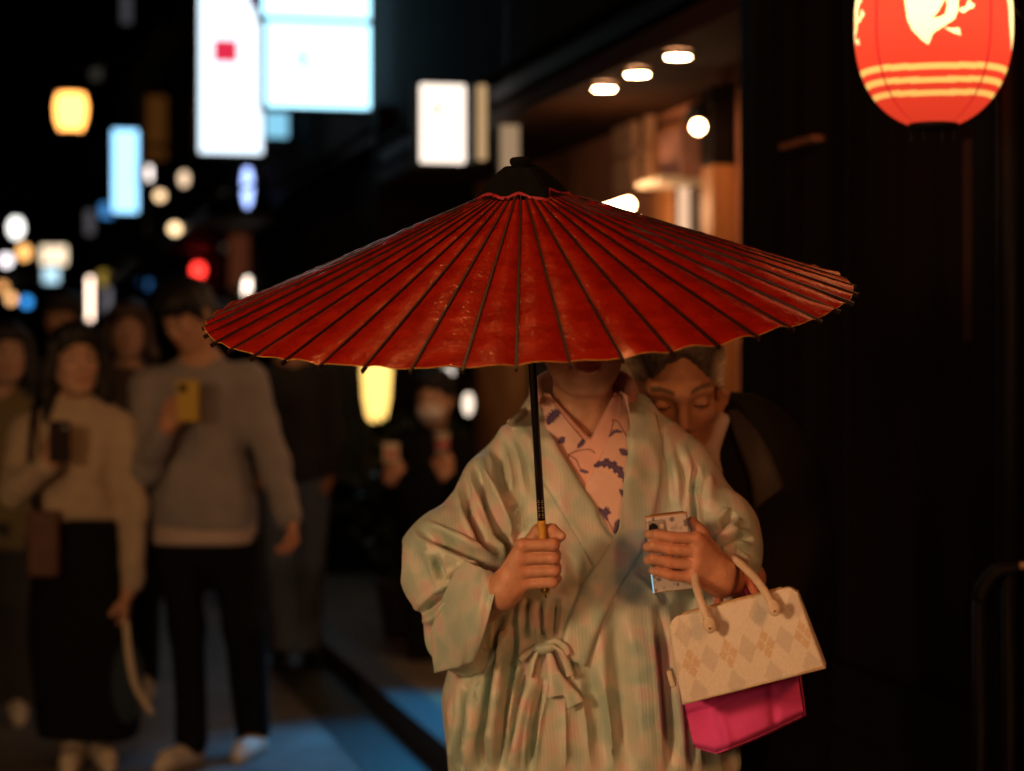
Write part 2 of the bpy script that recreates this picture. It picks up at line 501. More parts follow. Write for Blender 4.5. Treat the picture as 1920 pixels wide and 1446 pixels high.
def head_colors(V, Mh, base, s=1.0, lips=(0.42, 0.10, 0.08), brow=(0.03, 0.02, 0.015), closed=False):
    """lips, brows, lashes and irises as flat skin colouring"""
    I = Mh.inverted(); R = mat3(I.to_3x3()); o = np.array(tuple(I.translation))
    p = (V @ R.T + o) / s
    c = np.tile(np.asarray(base, float), (len(V), 1))
    fr = p[:, 1] < -.05
    ax = np.abs(p[:, 0])
    ch = np.exp(-(((ax - .042) / .022) ** 2 + ((p[:, 2] + .03) / .022) ** 2)) * fr
    c = c * (1 - .25 * ch[:, None]) + np.array((.62, .24, .18)) * (.25 * ch[:, None])
    zl = p[:, 2] + .0652 - .0022 * (ax / .02) ** 2
    lip = fr & (ax < .0235) & (zl < .0088 * (1 - (ax / .026) ** 2)) & (zl > -.0098 * (1 - (ax / .026) ** 2)) & (p[:, 1] < -.075)
    c[lip] = lips
    bz = p[:, 2] - .022 + .10 * (ax - .03) ** 2 * 60
    br = fr & (ax > .013) & (ax < .050) & (np.abs(p[:, 2] - (.0225 + .006 * np.sin((ax - .013) / .037 * 2.4))) < .0034)
    c[br] = brow
    ey = fr & (((ax - .032) / .0125) ** 2 + ((p[:, 2] + .001) / .0052) ** 2 < 1)
    if closed:
        ln = fr & (ax > .019) & (ax < .046) & (np.abs(p[:, 2] + .0035 - 10 * (ax - .032) ** 2) < .0016)
        c[ln] = (.05, .025, .018)
        return c
    c[ey] = (.45, .42, .38)
    iris = fr & (((ax - .032) / .0055) ** 2 + ((p[:, 2] + .001) / .0052) ** 2 < 1)
    c[iris] = (.015, .01, .008)
    lash = fr & (ax > .018) & (ax < .047) & (np.abs(p[:, 2] - (.0050 - 16 * (ax - .032) ** 2)) < .0014)
    c[lash] = (.02, .012, .01)
    return c
def finger(J, r, k=.004):
    return [rcone(J[i], J[i + 1], r[i], r[i + 1], k) for i in range(len(J) - 1)]
def plain_hand(wrist, knuckle, palm_n, s=1.0, curl=0.5, thumb_side=1):
    """relaxed or holding hand: wrist -> knuckles, five bent fingers of different lengths"""
    w = np.array(tuple(wrist), float); d = np.array(tuple(knuckle), float) - w
    L = np.linalg.norm(d); d /= L
    n = np.array(tuple(palm_n), float); n -= d * (n @ d); n /= np.linalg.norm(n)
    side = np.cross(n, d) * thumb_side
    out = []
    lens = [.072, .080, .074, .058]
    for i in range(4):
        b = w + d * (L * (1 - .06 * abs(i - 1))) + side * (.030 - .020 * i) * s
        out.append(rcone(w + side * (.015 - .010 * i) * s, b, .015 * s, .0115 * s, .010))
        a = .25 * curl; q = b; J = [b]
        for frac, add in ((.45, .9), (.32, 1.1), (.23, .8)):
            a += add * curl
            q = q + (d * math.cos(a) + n * math.sin(a)) * lens[i] * frac * s; J.append(q)
        out += finger(J, [.0100 * s, .0092 * s, .0084 * s, .0070 * s], .004)
    t0 = w + d * .02 * s + side * .022 * s
    t1 = w + d * .055 * s + side * .046 * s + n * .018 * s
    t2 = t1 + (d * .8 + n * .6) * .034 * s; t3 = t2 + (d * .75 + n * .65 - side * .2) * .026 * s
    out += finger([t0, t1, t2, t3], [.015 * s, .0125 * s, .0105 * s, .0085 * s], .008)
    return out
def look_matrix(c, yaw=0.0, pitch=0.0, roll=0.0):
    return Matrix.Translation(c) @ Matrix.Rotation(yaw, 4, 'Z') @ Matrix.Rotation(roll, 4, 'Y') @ Matrix.Rotation(pitch, 4, 'X')
def hair_mesh(Mh, s, style, h, seed=1):
    R = mat3(Mh.to_3x3()); o = np.array(tuple(Mh.translation))
    def P(x, y, z): return o + R @ (np.array((x, y, z)) * s)
    def E(c, r, k, op='u'): return ell(P(*c), np.array(r) * s, k * s, op, R)
    def C(a, b, r1, r2, k, op='u'): return rcone(P(*a), P(*b), r1 * s, r2 * s, k * s, op)
    L = [E((0, .022, .045), (.083, .100, .083), .02)]
    if style == 'short':
        L += [E((0, -.030, .085), (.066, .060, .036), .03), E((0, .05, -.02), (.066, .060, .05), .03)]
        for q in (-1, 1): L += [C((q * .076, .0, .045), (q * .080, -.01, .005), .012, .005, .02)]
        L += [E((0, -.085, -.035), (.066, .05, .082), .008, 's')]
    elif style == 'receding':
        L += [E((0, .0, .085), (.068, .075, .036), .03), E((0, .05, -.02), (.068, .060, .05), .03)]
        for q in (-1, 1): L += [C((q * .074, -.004, .050), (q * .079, -.008, .0), .014, .007, .02)]
        L += [E((0, -.105, -.01), (.064, .065, .096), .010, 's')]
    elif style == 'mop':
        L += [E((0, -.030, .078), (.080, .068, .045), .03), E((0, .05, -.03), (.075, .065, .06), .03)]
        for q in (-1, 1): L += [C((q * .078, -.01, .045), (q * .083, -.015, -.015), .02, .010, .02)]
        L += [E((0, -.098, -.040), (.060, .05, .075), .008, 's')]
    elif style == 'long':
        L += [E((0, -.028, .082), (.072, .062, .040), .03)]
        for q in (-1, 1):
            L += [C((q * .076, -.005, .05), (q * .094, .005, -.10), .024, .028, .03),
                  C((q * .094, .005, -.10), (q * .090, .0, -.21), .030, .016, .03)]
        L += [C((0, .07, .0), (0, .085, -.20), .072, .058, .04), E((0, -.090, -.045), (.062, .055, .098), .012, 's')]
    elif style == 'updo':
        L += [E((0, -.020, .085), (.076, .070, .050), .03), E((0, .06, .10), (.075, .07, .06), .03),
              E((0, .105, .02), (.060, .05, .05), .03), E((0, .075, -.050), (.042, .030, .030), .03)]
        for q in (-1, 1):
            L += [E((q * .078, .015, .03), (.022, .055, .050), .02), C((q * .074, .035, .0), (q * .045, .075, -.055), .014, .008, .02)]
        L += [E((0, -.088, -.035), (.060, .05, .085), .008, 's')]
    V, Q = surf(L, h)
    n = normals(V, Q)
    w = Waves(seed, 130 / s, stretch=(1.2, 1, .25)); w2 = Waves(seed + 5, 420, stretch=(1, 1, .2))
    V = V + n * (w(V) * .0022 + w2(V) * .0008)[:, None] * s
    return V, Q
def limb(pts, rad, k=.03):
    return [rcone(pts[i], pts[i + 1], rad[i], rad[i + 1], k) for i in range(len(pts) - 1)]
def shoe(ankle, yaw, s=1.0):
    c, q = math.cos(yaw), math.sin(yaw)
    a = np.array((ankle[0], ankle[1], 0.0)); f = np.array((q, -c, 0))   # yaw 0 looks along -Y
    return [rcone(a - f * .03 * s + (0, 0, .045), a + f * .14 * s + (0, 0, .040), .040, .038, .02),
            rcone(a - f * .04 * s + (0, 0, .020), a + f * .18 * s + (0, 0, .020), .030, .028, .02),
            rcone(a + (0, 0, .05), a + (0, 0, .10), .040, .042, .02)]
# ------------------------------------------------------------------ the street
def sheet(name, corners, m, z, nx=1, ny=1):
    me = bpy.data.meshes.new(name)
    me.from_pydata([(c[0], c[1], z) for c in corners], [], [tuple(range(len(corners)))])
    return tag(link(name, me, m), kind='structure')
def strip(name, t0, t1, o0, o1, z, m):
    return sheet(name, [st(t0, o0), st(t1, o0), st(t1, o1), st(t0, o1)], m, z)
sheet('ground', [(-150, -60), (150, -60), (150, 240), (-150, 240)], M['kerb'], -0.02)
strip('street', -8, 58, -1.95, 1.50, 0.0, M['street'])
def street_box(name, t0, t1, o0, o1, z0, z1, m, parent=None, bev=0.0):
    """a box laid along the street"""
    me = box_me(name, t0, t1, -o1, -o0, z0, z1, bev)
    o = link(name, me, m, parent)
    if parent is None: o.rotation_euler = (0, 0, STREET_ANG)
    return o
tag(street_box('kerb', -8, 58, 1.50, 1.66, -.05, .11, M['kerb'], None, .01), kind='structure')
tag(street_box('pavement', -8, 58, 1.66, 3.4, -.05, .10, M['pave']), kind='structure')
tag(street_box('pavement', -8, 58, -2.4, -1.95, -.05, .08, M['pave']), kind='structure')
strip('gutter', -8, 58, 1.24, 1.497, 0.004, M['gutter'])

# ------------------------------------------------------------------ houses along the right-hand side
def wall_t(px, off):
    r = (px - 960.0) / F
    return off * (SV.y - (-SV.x) * r) / ((-SV.x) + SV.y * r)
def wall_z(px, py, off):
    p = st(wall_t(px, off), off)
    return EYE - (py - HOR) * p.y / F
def house(name, label, cat='house'):
    return empty(name, (0, 0, 0), STREET_ANG, label, cat)
def hb(name, h, t0, t1, o0, o1, z0, z1, m, bev=0.0):     # a part of a house: from the street side o0 to o1 behind it
    return box(name, t0, t1, -o1, -o0, z0, z1, m, h, bev)
def wall_px(name, h, px0, px1, py0, py1, off, proud, m, bev=0.0, back=.02):
    t0, t1 = sorted((wall_t(px0, off), wall_t(px1, off)))
    pm = (px0 + px1) / 2
    return hb(name, h, t0, t1, off - proud, off + back, wall_z(pm, py1, off), wall_z(pm, py0, off), m, bev)
def tiles(h, t0, t1, o0, o1, z, n):
    """a pent roof with rows of round tiles"""
    me = bpy.data.meshes.new('roof')
    L = t1 - t0
    V, Q = [], []
    rows = 5
    for i in range(n * 6 + 1):
        t = t0 + L * i / (n * 6)
        w = .028 * abs(math.sin(math.pi * i / 6))
        for j in range(rows):
            f = j / (rows - 1)
            V.append((t, -(o0 + (o1 - o0) * f), z + .42 * (o1 - o0) * f + w))
    for i in range(n * 6):
        for j in range(rows - 1):
            a = i * rows + j; Q.append((a, a + rows, a + rows + 1, a + 1))
    r = link('roof', np_mesh('roof', V, np.array(Q)), M['tile'], h)
    hb('eave', h, t0, t1, o0 + .02, o1, z - .10, z - .03, M['black_wood'])
    return r

# near dark board house
hA = house('dark_board_house', 'near-black wooden board house behind the red lantern')
hb('wall', hA, -3.0, 6.08, 2.26, 6.0, 0.0, 5.4, M['black_wood'])
for i in range(60):
    t = -3.0 + i * .1505
    hb('board', hA, t + .002, t + .148, 2.235 + .006 * random.random(), 2.262, .62, 2.78, M['dark_wood'], .003)
for t in (-1.6, .6, 2.8, 4.40, 5.98):
    hb('post', hA, t, t + .12, 2.17, 2.262, .0, 2.9, M['black_wood'], .006)
hb('sill_beam', hA, -3.0, 6.12, 2.18, 2.262, .46, .62, M['black_wood'], .006)
hb('plinth', hA, -3.0, 6.08, 2.22, 2.262, .1, .46, M['house_dark'])
hb('lintel', hA, -3.0, 6.12, 2.15, 2.262, 2.78, 2.96, M['black_wood'], .006)
tiles(hA, -3.0, 6.20, 1.62, 2.6, 3.05, 40)
V, Q = tube([st(wall_t(1893, 2.12), 2.12, .1), st(wall_t(1893, 2.12), 2.12, 2.9)], .028, 12)
link('downpipe', np_mesh('downpipe', V, Q), M['black'], hA, True)
wall_px('door_edge', hA, 1820, 1836, 262, 640, 2.22, .02, mat('worn_brown_edge', (.035, .012, .004), .6, .4, 10))
wall_px('highlight_plate', hA, 1478, 1542, 262, 274, 2.235, .03, mat('highlight_copper', (.22, .09, .05), .5, .3, 20), .004)  # highlight on a metal fitting put in as a copper-coloured plate

# lit entrance house
hB = house('lit_entrance_house', 'house with a lit cedar entrance and a row of eave downlights')
B0, B1, BO = 6.16, 12.6, 2.80
hb('wall', hB, B0, B1, BO, 6.0, .0, 2.56, M['house_brown'])
hb('upper_wall', hB, B0, B1, 2.30, 6.0, 2.62, 6.2, M['house_dark'])
hb('soffit', hB, B0, B1, 2.20, BO, 2.52, 2.60, mat('soffit_boards', (.035, .014, .006), .8, .4, 10, stretch=(.1, 1, 1), spec=.1))
hb('end_post', hB, B0, B0 + .10, 2.25, BO, .1, 2.52, M['black_wood'])
tiles(hB, B0, B1, 2.19, 2.5, 2.74, 30)
tt0, tt1 = wall_t(1296, BO), wall_t(1233, BO)
nb = 9
for i in range(nb):
    a = tt0 + (tt1 - tt0) * i / nb; b = tt0 + (tt1 - tt0) * (i + 1) / nb
    hb('board', hB, a + .003, b - .003, BO - .03 - .006 * random.random(), BO - .005, .12, 2.45, M['orange_wood'], .003)
w = wall_px('window', hB, 1172, 1234, 172, 352, BO, .015, M['glass'])
for (a, b, c, d) in ((1168, 1207, 168, 356), (1226, 1236, 168, 356), (1168, 1236, 160, 176), (1168, 1236, 282, 296), (1168, 1236, 346, 360)):
    t0, t1 = sorted((wall_t(a, BO), wall_t(b, BO)))
    box('window_bar', t0, t1, -(BO - .016), -(BO - .05), wall_z((a + b) / 2, d, BO), wall_z((a + b) / 2, c, BO), mat('warm_frame', (.60, .34, .20), .6, .2, 8), w, .004)
wall_px('notice_box', hB, 1288, 1328, 246, 338, BO - .03, .12, mat('brown_box', (.26, .12, .09), .5, .2, 12), .01)
wall_px('shelf', hB, 1278, 1326, 338, 349, BO - .03, .20, mat('pale_shelf', (.62, .55, .45), .5), .004)
wall_px('door', hB, 1297, 1347, 352, 900, BO - .02, .05, M['dark_wood'], .006)
wall_px('post', hB, 1350, 1372, 312, 930, BO - .02, .08, M['orange_wood'], .008)
wall_px('post', hB, 1348, 1372, 100, 312, BO - .02, .08, M['dark_wood'], .008)
wall_px('skirting', hB, 1000, 1232, 640, 900, BO, .03, M['dark_wood'], .006)

# dark shop house with ochre wall
hC = house('dark_shop_house', 'dark shop house with an ochre wall panel beside the yellow lantern')
C0, C1, CO = 12.64, 19.4, 2.62
hb('wall', hC, C0, C1, CO, 6.5, .0, 3.0, M['house_dark'])
hb('upper_wall', hC, C0, C1, CO - .25, 6.5, 3.0, 6.6, M['house_dark'])
tiles(hC, C0, C1, 2.42, 2.7, 3.05, 34)
for i in range(18):
    t = C0 + .3 + i * .34
    hb('lattice_bar', hC, t, t + .07, CO - .06, CO - .005, .5, 2.6, M['black_wood'])
for i in range(3):
    t = C0 + 1.0 + i * 2.0
    ww = hb('window', hC, t, t + 1.2, CO - .27, CO - .24, 3.9, 5.2, M['glass'])
    box('window_bar', t + .57, t + .63, -(CO - .275), -(CO - .30), 3.9, 5.2, M['black_wood'], ww)
wall_px('ochre_panel', hC, 600, 690, 600, 900, 2.30, .02, M['ochre'])
hb('end_wall', hC, C0, C0 + .12, 2.2, CO, .1, 3.0, M['house_dark'])
hb('planter', hC, C0 + 1.0, C0 + 1.5, 2.0, 2.35, .1, .5, M['black_wood'], .01)

def plain_house(name, label, t0, t1, off, hgt, seed, cat='house'):
    r = random.Random(seed)
    h = house(name, label, cat)
    hb('wall', h, t0, t1, off, off + 6, .0, hgt, M['house_dark'])
    tiles(h, t0, t1, off - .7, off + .05, 2.9, int((t1 - t0) * 4))
    tiles(h, t0, t1, off - .5, off + 1.2, hgt, int((t1 - t0) * 4))
    n = int((t1 - t0) / 1.7)
    for i in range(n):
        t = t0 + .4 + i * (t1 - t0 - .8) / n
        for z0, z1 in ((.7, 2.2), (3.6, 4.8)):
            w = hb('window', h, t, t + 1.1, off - .03, off + .01, z0, z1, M['glass'])
            for k in range(1, 4): box('window_bar', t + k * .275 - .02, t + k * .275 + .02, -(off - .032), -(off - .055), z0, z1, M['black_wood'], w)
    return h
plain_house('tiled_house', 'dark tiled house below the tall white sign', 19.45, 27.0, 2.5, 5.6, 1)
plain_house('tiled_house', 'dark tiled house behind the narrow blue sign', 27.05, 38.0, 2.4, 5.8, 2)
plain_house('tiled_house', 'farthest dark tiled house on the right of the street', 38.05, 58.0, 2.2, 5.5, 3)
def left_house(label, t0, t1, off):
    h = house('board_house', label)
    hb('wall', h, t0, t1, off - 5, off, 0, 5.2, M['black_wood'])
    n = int((t1 - t0) / .3)
    for i in range(n):
        t = t0 + i * (t1 - t0) / n
        hb('board', h, t + .004, t + (t1 - t0) / n - .004, off - .01, off + .02, .1, 2.8, M['dark_wood'])
left_house('dark board house along the left side of the street, near the camera', -8, 8, -2.3)
left_house('dark board house along the left side of the street, farther on', 8.05, 40, -2.3)
# house that closes the view where the street bends
hZ = empty('corner_house', tuple(st(58, -4, 0)), STREET_ANG - math.pi / 2, 'dark house closing the street beyond the small far lights', 'house')
box('wall', -14, 10, 0, 6, 0, 6.5, M['house_dark'], hZ)
box('eave', -14.2, 10.2, -.7, .3, 2.9, 3.05, M['tile'], hZ)
for i in range(9):
    w = box('window', -12 + i * 2.3, -10.8 + i * 2.3, -.03, .01, 3.6, 4.9, M['glass'], hZ)
    box('window_bar', -11.45 + i * 2.3, -11.35 + i * 2.3, -.06, -.032, 3.6, 4.9, M['black_wood'], w)

# ------------------------------------------------------------------ lamps, lanterns and lit signs
FACE = STREET_ANG - math.pi / 2      # turned to look back along the street
def light_sign(name, label, px0, px1, py0, py1, d, color, L, group=None, t=.16, post=None, yaw=FACE, cat='sign', frame=.025, sampled=True):
    sc = d / F
    w, h = (px1 - px0) * sc, (py1 - py0) * sc
    root = empty(name, at((px0 + px1) / 2, (py0 + py1) / 2, d), yaw, label, cat, group)
    f = frame
    box('housing', -w / 2 - f, w / 2 + f, .012, t, -h / 2 - f, h / 2 + f, M['black'], root, min(.02, f * .5))
    p = box('panel', -w / 2, w / 2, -.02, .01, -h / 2, h / 2, glow(name + '_light', color, L, sampled=sampled and d < 18 and L > 1), root, min(.012, w * .1))
    if post == 'right': box('bracket', w / 2 + f + .001, w / 2 + .6, t * .3, t * .6, h * .30, h * .30 + .04, M['black'], root)
    if post == 'up': box('bracket', -.012, .012, t * .3, t * .3 + .02, h / 2 + f + .001, h / 2 + .5, M['black'], root)
    return root, w, h, sc
def hang_lamp(name, label, px, py, d, r, color, L, stretch=1.0, group=None, cat='lamp'):
    root = empty(name, at(px, py, d), 0, label, cat, group)
    a = np.linspace(-np.pi / 2, np.pi / 2, 14)
    V, Q = lathe([(max(r * math.cos(x), 1e-4), r * stretch * math.sin(x)) for x in a], 20)
    link('globe', np_mesh('globe', V, Q), glow(name + '_light', color, L, sampled=False), root)
    z = r * stretch
    V, Q = lathe([(.0001, z + .05), (.012, z + .05), (.014, z + .02), (r * .5, z * .93), (r * .52, z * .86), (.0001, z * .86)], 16)
    link('cap', np_mesh('cap', V, Q), M['black'], root)
    V, Q = tube([(0, 0, z + .04), (0, 0, z + .55)], .006, 6)
    link('cord', np_mesh('cord', V, Q), M['black'], root)
    return root
BLUE = (0.10, 0.50, 1.0)
r0, w0, h0, s0 = light_sign('light_box_sign', 'large square glowing blue-white sign with one small blue mark', 499, 708, 44, 202, 14.0, (.40, .80, 1.0), 3.0, post='right')
def mark(root, pts, w, m):
    for a, b in zip(pts[:-1], pts[1:]):
        V, Q = tube([(a[0], -.026, a[1]), (b[0], -.026, b[1])], w, 6)
        link('lettering', np_mesh('lettering', V, Q), m, root)
mark(r0, [((555 - 603) * s0, (123 - 104) * s0), ((571 - 603) * s0, (123 - 106) * s0), ((568 - 603) * s0, (123 - 122) * s0), ((563 - 603) * s0, (123 - 130) * s0)], .012, mat('blue_ink', (.03, .14, .25), .5))
light_sign('light_box_sign', 'glowing blue-white sign at the top edge, above the large square sign', 492, 704, -70, 33, 14.0, (.40, .80, 1.0), 3.0, post='right')
# added blue projector lamp, hidden by the umbrella: it throws the blue patch on the paving
bs = empty('added_projector', (.10, 8.90, 1.66), 0, 'added blue projector lamp on a post, unseen behind the umbrella, shining on the paving', 'lamp')
V, Q = lathe([(.0001, -.06), (.045, -.06), (.05, -.05), (.05, .06), (.02, .08), (.0001, .08)], 20)
aim = (Vector((-.42, 7.98, 0)) - Vector((.10, 8.90, 1.66))).normalized()
RQ = aim.to_track_quat('-Z', 'Y').to_matrix()
link('can', np_mesh('can', V @ np.array(RQ).T, Q), M['black'], bs)
V, Q = lathe([(.0001, -.064), (.040, -.064), (.040, -.061), (.0001, -.061)], 20)
link('lens', np_mesh('lens', V @ np.array(RQ).T, Q), glow('added_blue_lens', (.05, .5, 1.0), 3.0, sampled=False), bs)
V, Q = tube([(.06, .06, -1.56), (.06, .06, .02), (.0, .0, .07)], .015, 10)
link('post', np_mesh('post', V, Q), M['black'], bs)
ld = bpy.data.lights.new('added_blue_light', 'SPOT'); ld.energy = BLUE_W; ld.color = (.01, .46, 1.0); ld.spot_size = math.radians(50); ld.spot_blend = .9; ld.shadow_soft_size = .10
lo = bpy.data.objects.new('beam', ld); COL.objects.link(lo); lo.parent = bs; lo.location = aim * .075; lo.rotation_euler = aim.to_track_quat('-Z', 'Y').to_euler()
r1, w1, h1, s1 = light_sign('tall_sign', 'tall glowing white sign with a red square near the top', 374, 492, -120, 288, 16.0, (.74, .88, 1.0), 1.9, post='right')
ccx, ccy = 433, 84
def plate(root, px0, px1, py0, py1, cx_, cy_, sc, m, y=-.03, name='panel_mark'):
    box(name, (px0 - cx_) * sc, (px1 - cx_) * sc, y, -.021, (cy_ - py1) * sc, (cy_ - py0) * sc, m, root)
plate(r1, 400, 445, 76, 118, ccx, ccy, s1, glow('red_sign_square', (.86, .03, .08), .95), name='red_square')
plate(r1, 466, 490, -20, 14, ccx, ccy, s1, glow('mauve_sign_mark', (.22, .12, .26), .8), name='lettering')
light_sign('light_box_sign', 'dim cyan sign half hidden behind the tall white sign', 494, 540, 150, 258, 17.5, (.25, .62, .85), 1.1)
light_sign('narrow_sign', 'narrow glowing blue sign on the left, in two stacked fields', 212, 258, 244, 398, 24.0, (.30, .66, 1.0), 2.6, post='right')
light_sign('arrow_sign', 'small bright white sign jutting from the narrow blue sign', 262, 284, 312, 338, 23.0, (1.0, .86, .80), 3.0)
light_sign('light_box_sign', 'small blue sign below left of the narrow blue sign', 188, 212, 382, 408, 26.0, (.06, .26, .62), 1.0)
rA, wA, hA_, sA = light_sign('paper_lantern_box', 'bright warm white box lantern with a small dark mark', 786, 873, 158, 306, 10.0, (1.0, .84, .70), 1.7, cat='lantern', post='right', frame=.012)
mark(rA, [((815 - 831) * sA, (232 - 196) * sA), ((823 - 831) * sA, (232 - 206) * sA), ((818 - 831) * sA, (232 - 216) * sA)], .008, M['black'])
light_sign('paper_lantern_box', 'narrow tan lit panel just right of the bright box lantern', 895, 911, 160, 300, 9.5, (1.0, .62, .30), .55, cat='lantern', frame=.012)
sl_ = empty('standing_lantern', at(706, 700, 11.8), 0, 'glowing yellow paper lantern under the umbrella edge, left of the robe', 'lantern')
V, Q = lathe([(.030, -.27), (.055, -.24), (.074, -.14), (.083, 0.0), (.080, .14), (.062, .25), (.035, .29)], 24)
link('paper', np_mesh('paper', V, Q), glow('standing_lantern_light', (1.0, .60, .15), 2.2), sl_)
for z0, z1 in ((-.30, -.268), (.288, .32)):
    V, Q = lathe([(.0001, z0), (.034, z0), (.036, z1), (.0001, z1)], 20); link('ring', np_mesh('ring', V, Q), M['black'], sl_)
V, Q = tube([(0, 0, .30), (0, 0, .9)], .006, 6); link('cord', np_mesh('cord', V, Q), M['black'], sl_)
light_sign('glow_panel', 'peach lit paper screen beside the dark entrance door', 1271, 1292, 352, 470, 8.7, (1.0, .60, .36), .95, cat='lantern', frame=.005, t=.04)

light_sign('glow_panel', 'beige upright panel with a glow of its own behind the black cap of the umbrella', 938, 973, 206, 350, 9.7, (1.0, .64, .36), .34, cat='lantern', frame=.006, t=.04, post='up')  # upright given its own dim glow so that it looks lit
# street lamp with a lantern head
rl = empty('street_lamp', tuple(st(22.0, 1.42, 0)), STREET_ANG, 'orange glowing street lamp high on the left', 'street lamp')
lp = at(133, 208, 21.0)
V, Q = tube([st(22.0, 1.42, 0), st(22.0, 1.42, 4.3), st(22.0, 1.30, 4.62), Vector((lp.x + .15, lp.y, lp.z + .42)), Vector((lp.x, lp.y, lp.z + .40))], .035, 10)
link('pole', np_mesh('pole', V, Q), M['black'], rl, True)
V, Q = lathe([(.0001, -.19), (.11, -.19), (.15, -.08), (.16, .06), (.13, .17), (.0001, .17)], 6)
link('lantern_glass', np_mesh('lantern_glass', V + np.array(tuple(lp)), Q, smooth=False), glow('street_lamp_light', (1.0, .38, .08), 5.5), rl, True)
V, Q = lathe([(.0001, .38), (.02, .36), (.06, .26), (.19, .18), (.19, .165), (.0001, .165)], 6)
link('lantern_cap', np_mesh('lantern_cap', V + np.array(tuple(lp)), Q, smooth=False), M['black'], rl, True)
V, Q = lathe([(.0001, -.195), (.13, -.195), (.12, -.23), (.0001, -.26)], 6)
link('lantern_base', np_mesh('lantern_base', V + np.array(tuple(lp)), Q, smooth=False), M['black'], rl, True)

G1 = 'small far lamps along the street'
far = [ # px, py, d, radius, colour, strength, stretch, label
    (30, 427, 40, .13, (1, .98, .92), 3.2, 1.5, 'white lamp at the far left edge, highest of the far cluster'),
    (12, 488, 42, .11, (1, .92, .95), 3.0, 1.1, 'white lamp at the left edge, beside the orange one'),
    (45, 473, 40, .12, (1, .48, .14), 2.6, 1.15, 'orange lamp between the two far white lamps'),
    (5, 538, 44, .09, (1, .45, .14), 1.8, 1.1, 'dim tan lamp cut by the left edge of the picture'),
    (21, 560, 44, .09, (1, .50, .20), 2.6, 1.2, 'small tan lamp left of the blue one'),
    (50, 566, 43, .09, (.04, .30, .80), 2.3, 1.2, 'small blue lamp at the far left'),
    (464, 350, 20, .05, (.35, .48, 1.0), 3.2, 4.0, 'upright lavender lamp between the tall sign and the umbrella'),
    (300, 367, 22, .055, (1, .66, .36), 2.3, 1.0, 'tan globe lamp below right of the narrow blue sign'),
    (328, 429, 22, .06, (1, .68, .36), 3.2, 1.0, 'round tan lamp, lowest of the three by the dark post'),
    (345, 335, 22, .05, (1, .70, .45), 1.6, 1.6, 'dim tan lamp under the tall white sign'),
    (372, 507, 26, .08, (1, .035, .025), 4.0, 1.2, 'red lamp left of the umbrella'),
    (468, 542, 22, .06, (1, .82, .66), 5.0, 2.2, 'white lamp touching the left edge of the umbrella'),
    (195, 522, 36, .12, (.40, .26, .04), .8, 1.2, 'dim olive lamp left of the faint blue one'),
    (240, 516, 36, .08, (.42, .27, .05), .9, 1.0, 'dim olive lamp, smaller, beside the faint blue one'),
    (272, 520, 34, .10, (.03, .12, .30), 1.2, 2.2, 'faint blue upright lamp above the passers-by'),
    (878, 757, 11, .028, (1, .80, .62), 1.6, 2.2, 'small cream oval lamp between the robe and the masked person'),
    (720, 385, 18, .05, (.40, .28, .12), .6, 3.0, 'dim olive oval lamp above the umbrella'),
    (840, 697, 12, .035, (1, .85, .72), 1.2, 1.0, 'small white lamp at the umbrella rim above the masked person'),
    (640, 605, 16, .03, (.6, .5, .3), .8, 1.0, 'faint lamp hidden at the umbrella rim'),
]
for px, py, d, r, c, L, sx, lb in far[:-1]:
    hang_lamp('hanging_lamp', lb, px, py, d, r, c, L, sx, G1)
light_sign('shop_sign', 'cream lit sign in the far cluster on the left', 78, 124, 462, 496, 38, (1, .78, .52), 1.8, post='up')
light_sign('shop_sign', 'pale blue lit sign under the far cream sign', 82, 110, 502, 530, 37, (.55, .85, 1.0), 1.4, post='up')
light_sign('shop_sign', 'tall thin white sign above the dark-haired heads', 165, 173, 520, 600, 34, (1, .72, .55), 5.0, post='up')
light_sign('shop_sign', 'dim grey sign behind the dark-haired heads', 196, 208, 540, 590, 34, (.30, .28, .32), .5, post='up')
light_sign('dim_glow_panel', 'teal and olive lit window above the umbrella, under the signs', 505, 545, 265, 360, 19.6, (.10, .16, .12), .35, cat='sign', t=.05)

for px0, px1, py0, py1, d, c, L, lb in ((270, 312, 180, 300, 30, (.5, .17, .03), .10, 'dim orange-brown window between the narrow blue sign and the tall sign'),
        (228, 246, -10, 44, 34, (.3, .3, .34), .16, 'faint grey lit strip at the top left'), (170, 190, 120, 150, 36, (.3, .27, .2), .10, 'faint grey-green spot left of the tall sign'),
        (735, 752, 0, 120, 20, (.10, .22, .25), .22, 'faint teal strip right of the big square sign'), (725, 745, 80, 150, 21, (.25, .2, .05), .15, 'faint olive window below the teal strip'),
        (160, 176, 395, 440, 32, (.3, .28, .3), .25, 'faint grey strip below the street lamp'), (415, 440, 360, 470, 24, (.25, .2, .14), .18, 'faint tan strip beside the dark post'),
        (560, 640, 470, 600, 19.0, (.12, .05, .035), .12, 'dim maroon wall panel lit above the left half of the umbrella'), (430, 470, 440, 540, 22, (.4, .10, .04), .14, 'dim red-brown panel near the white lamp at the umbrella edge')):
    light_sign('dim_glow_panel', lb, px0, px1, py0, py1, d, c, L, cat='sign', t=.05, group='faint lit windows along the street')  # faint windows, strips and wall panels drawn as glowing panels

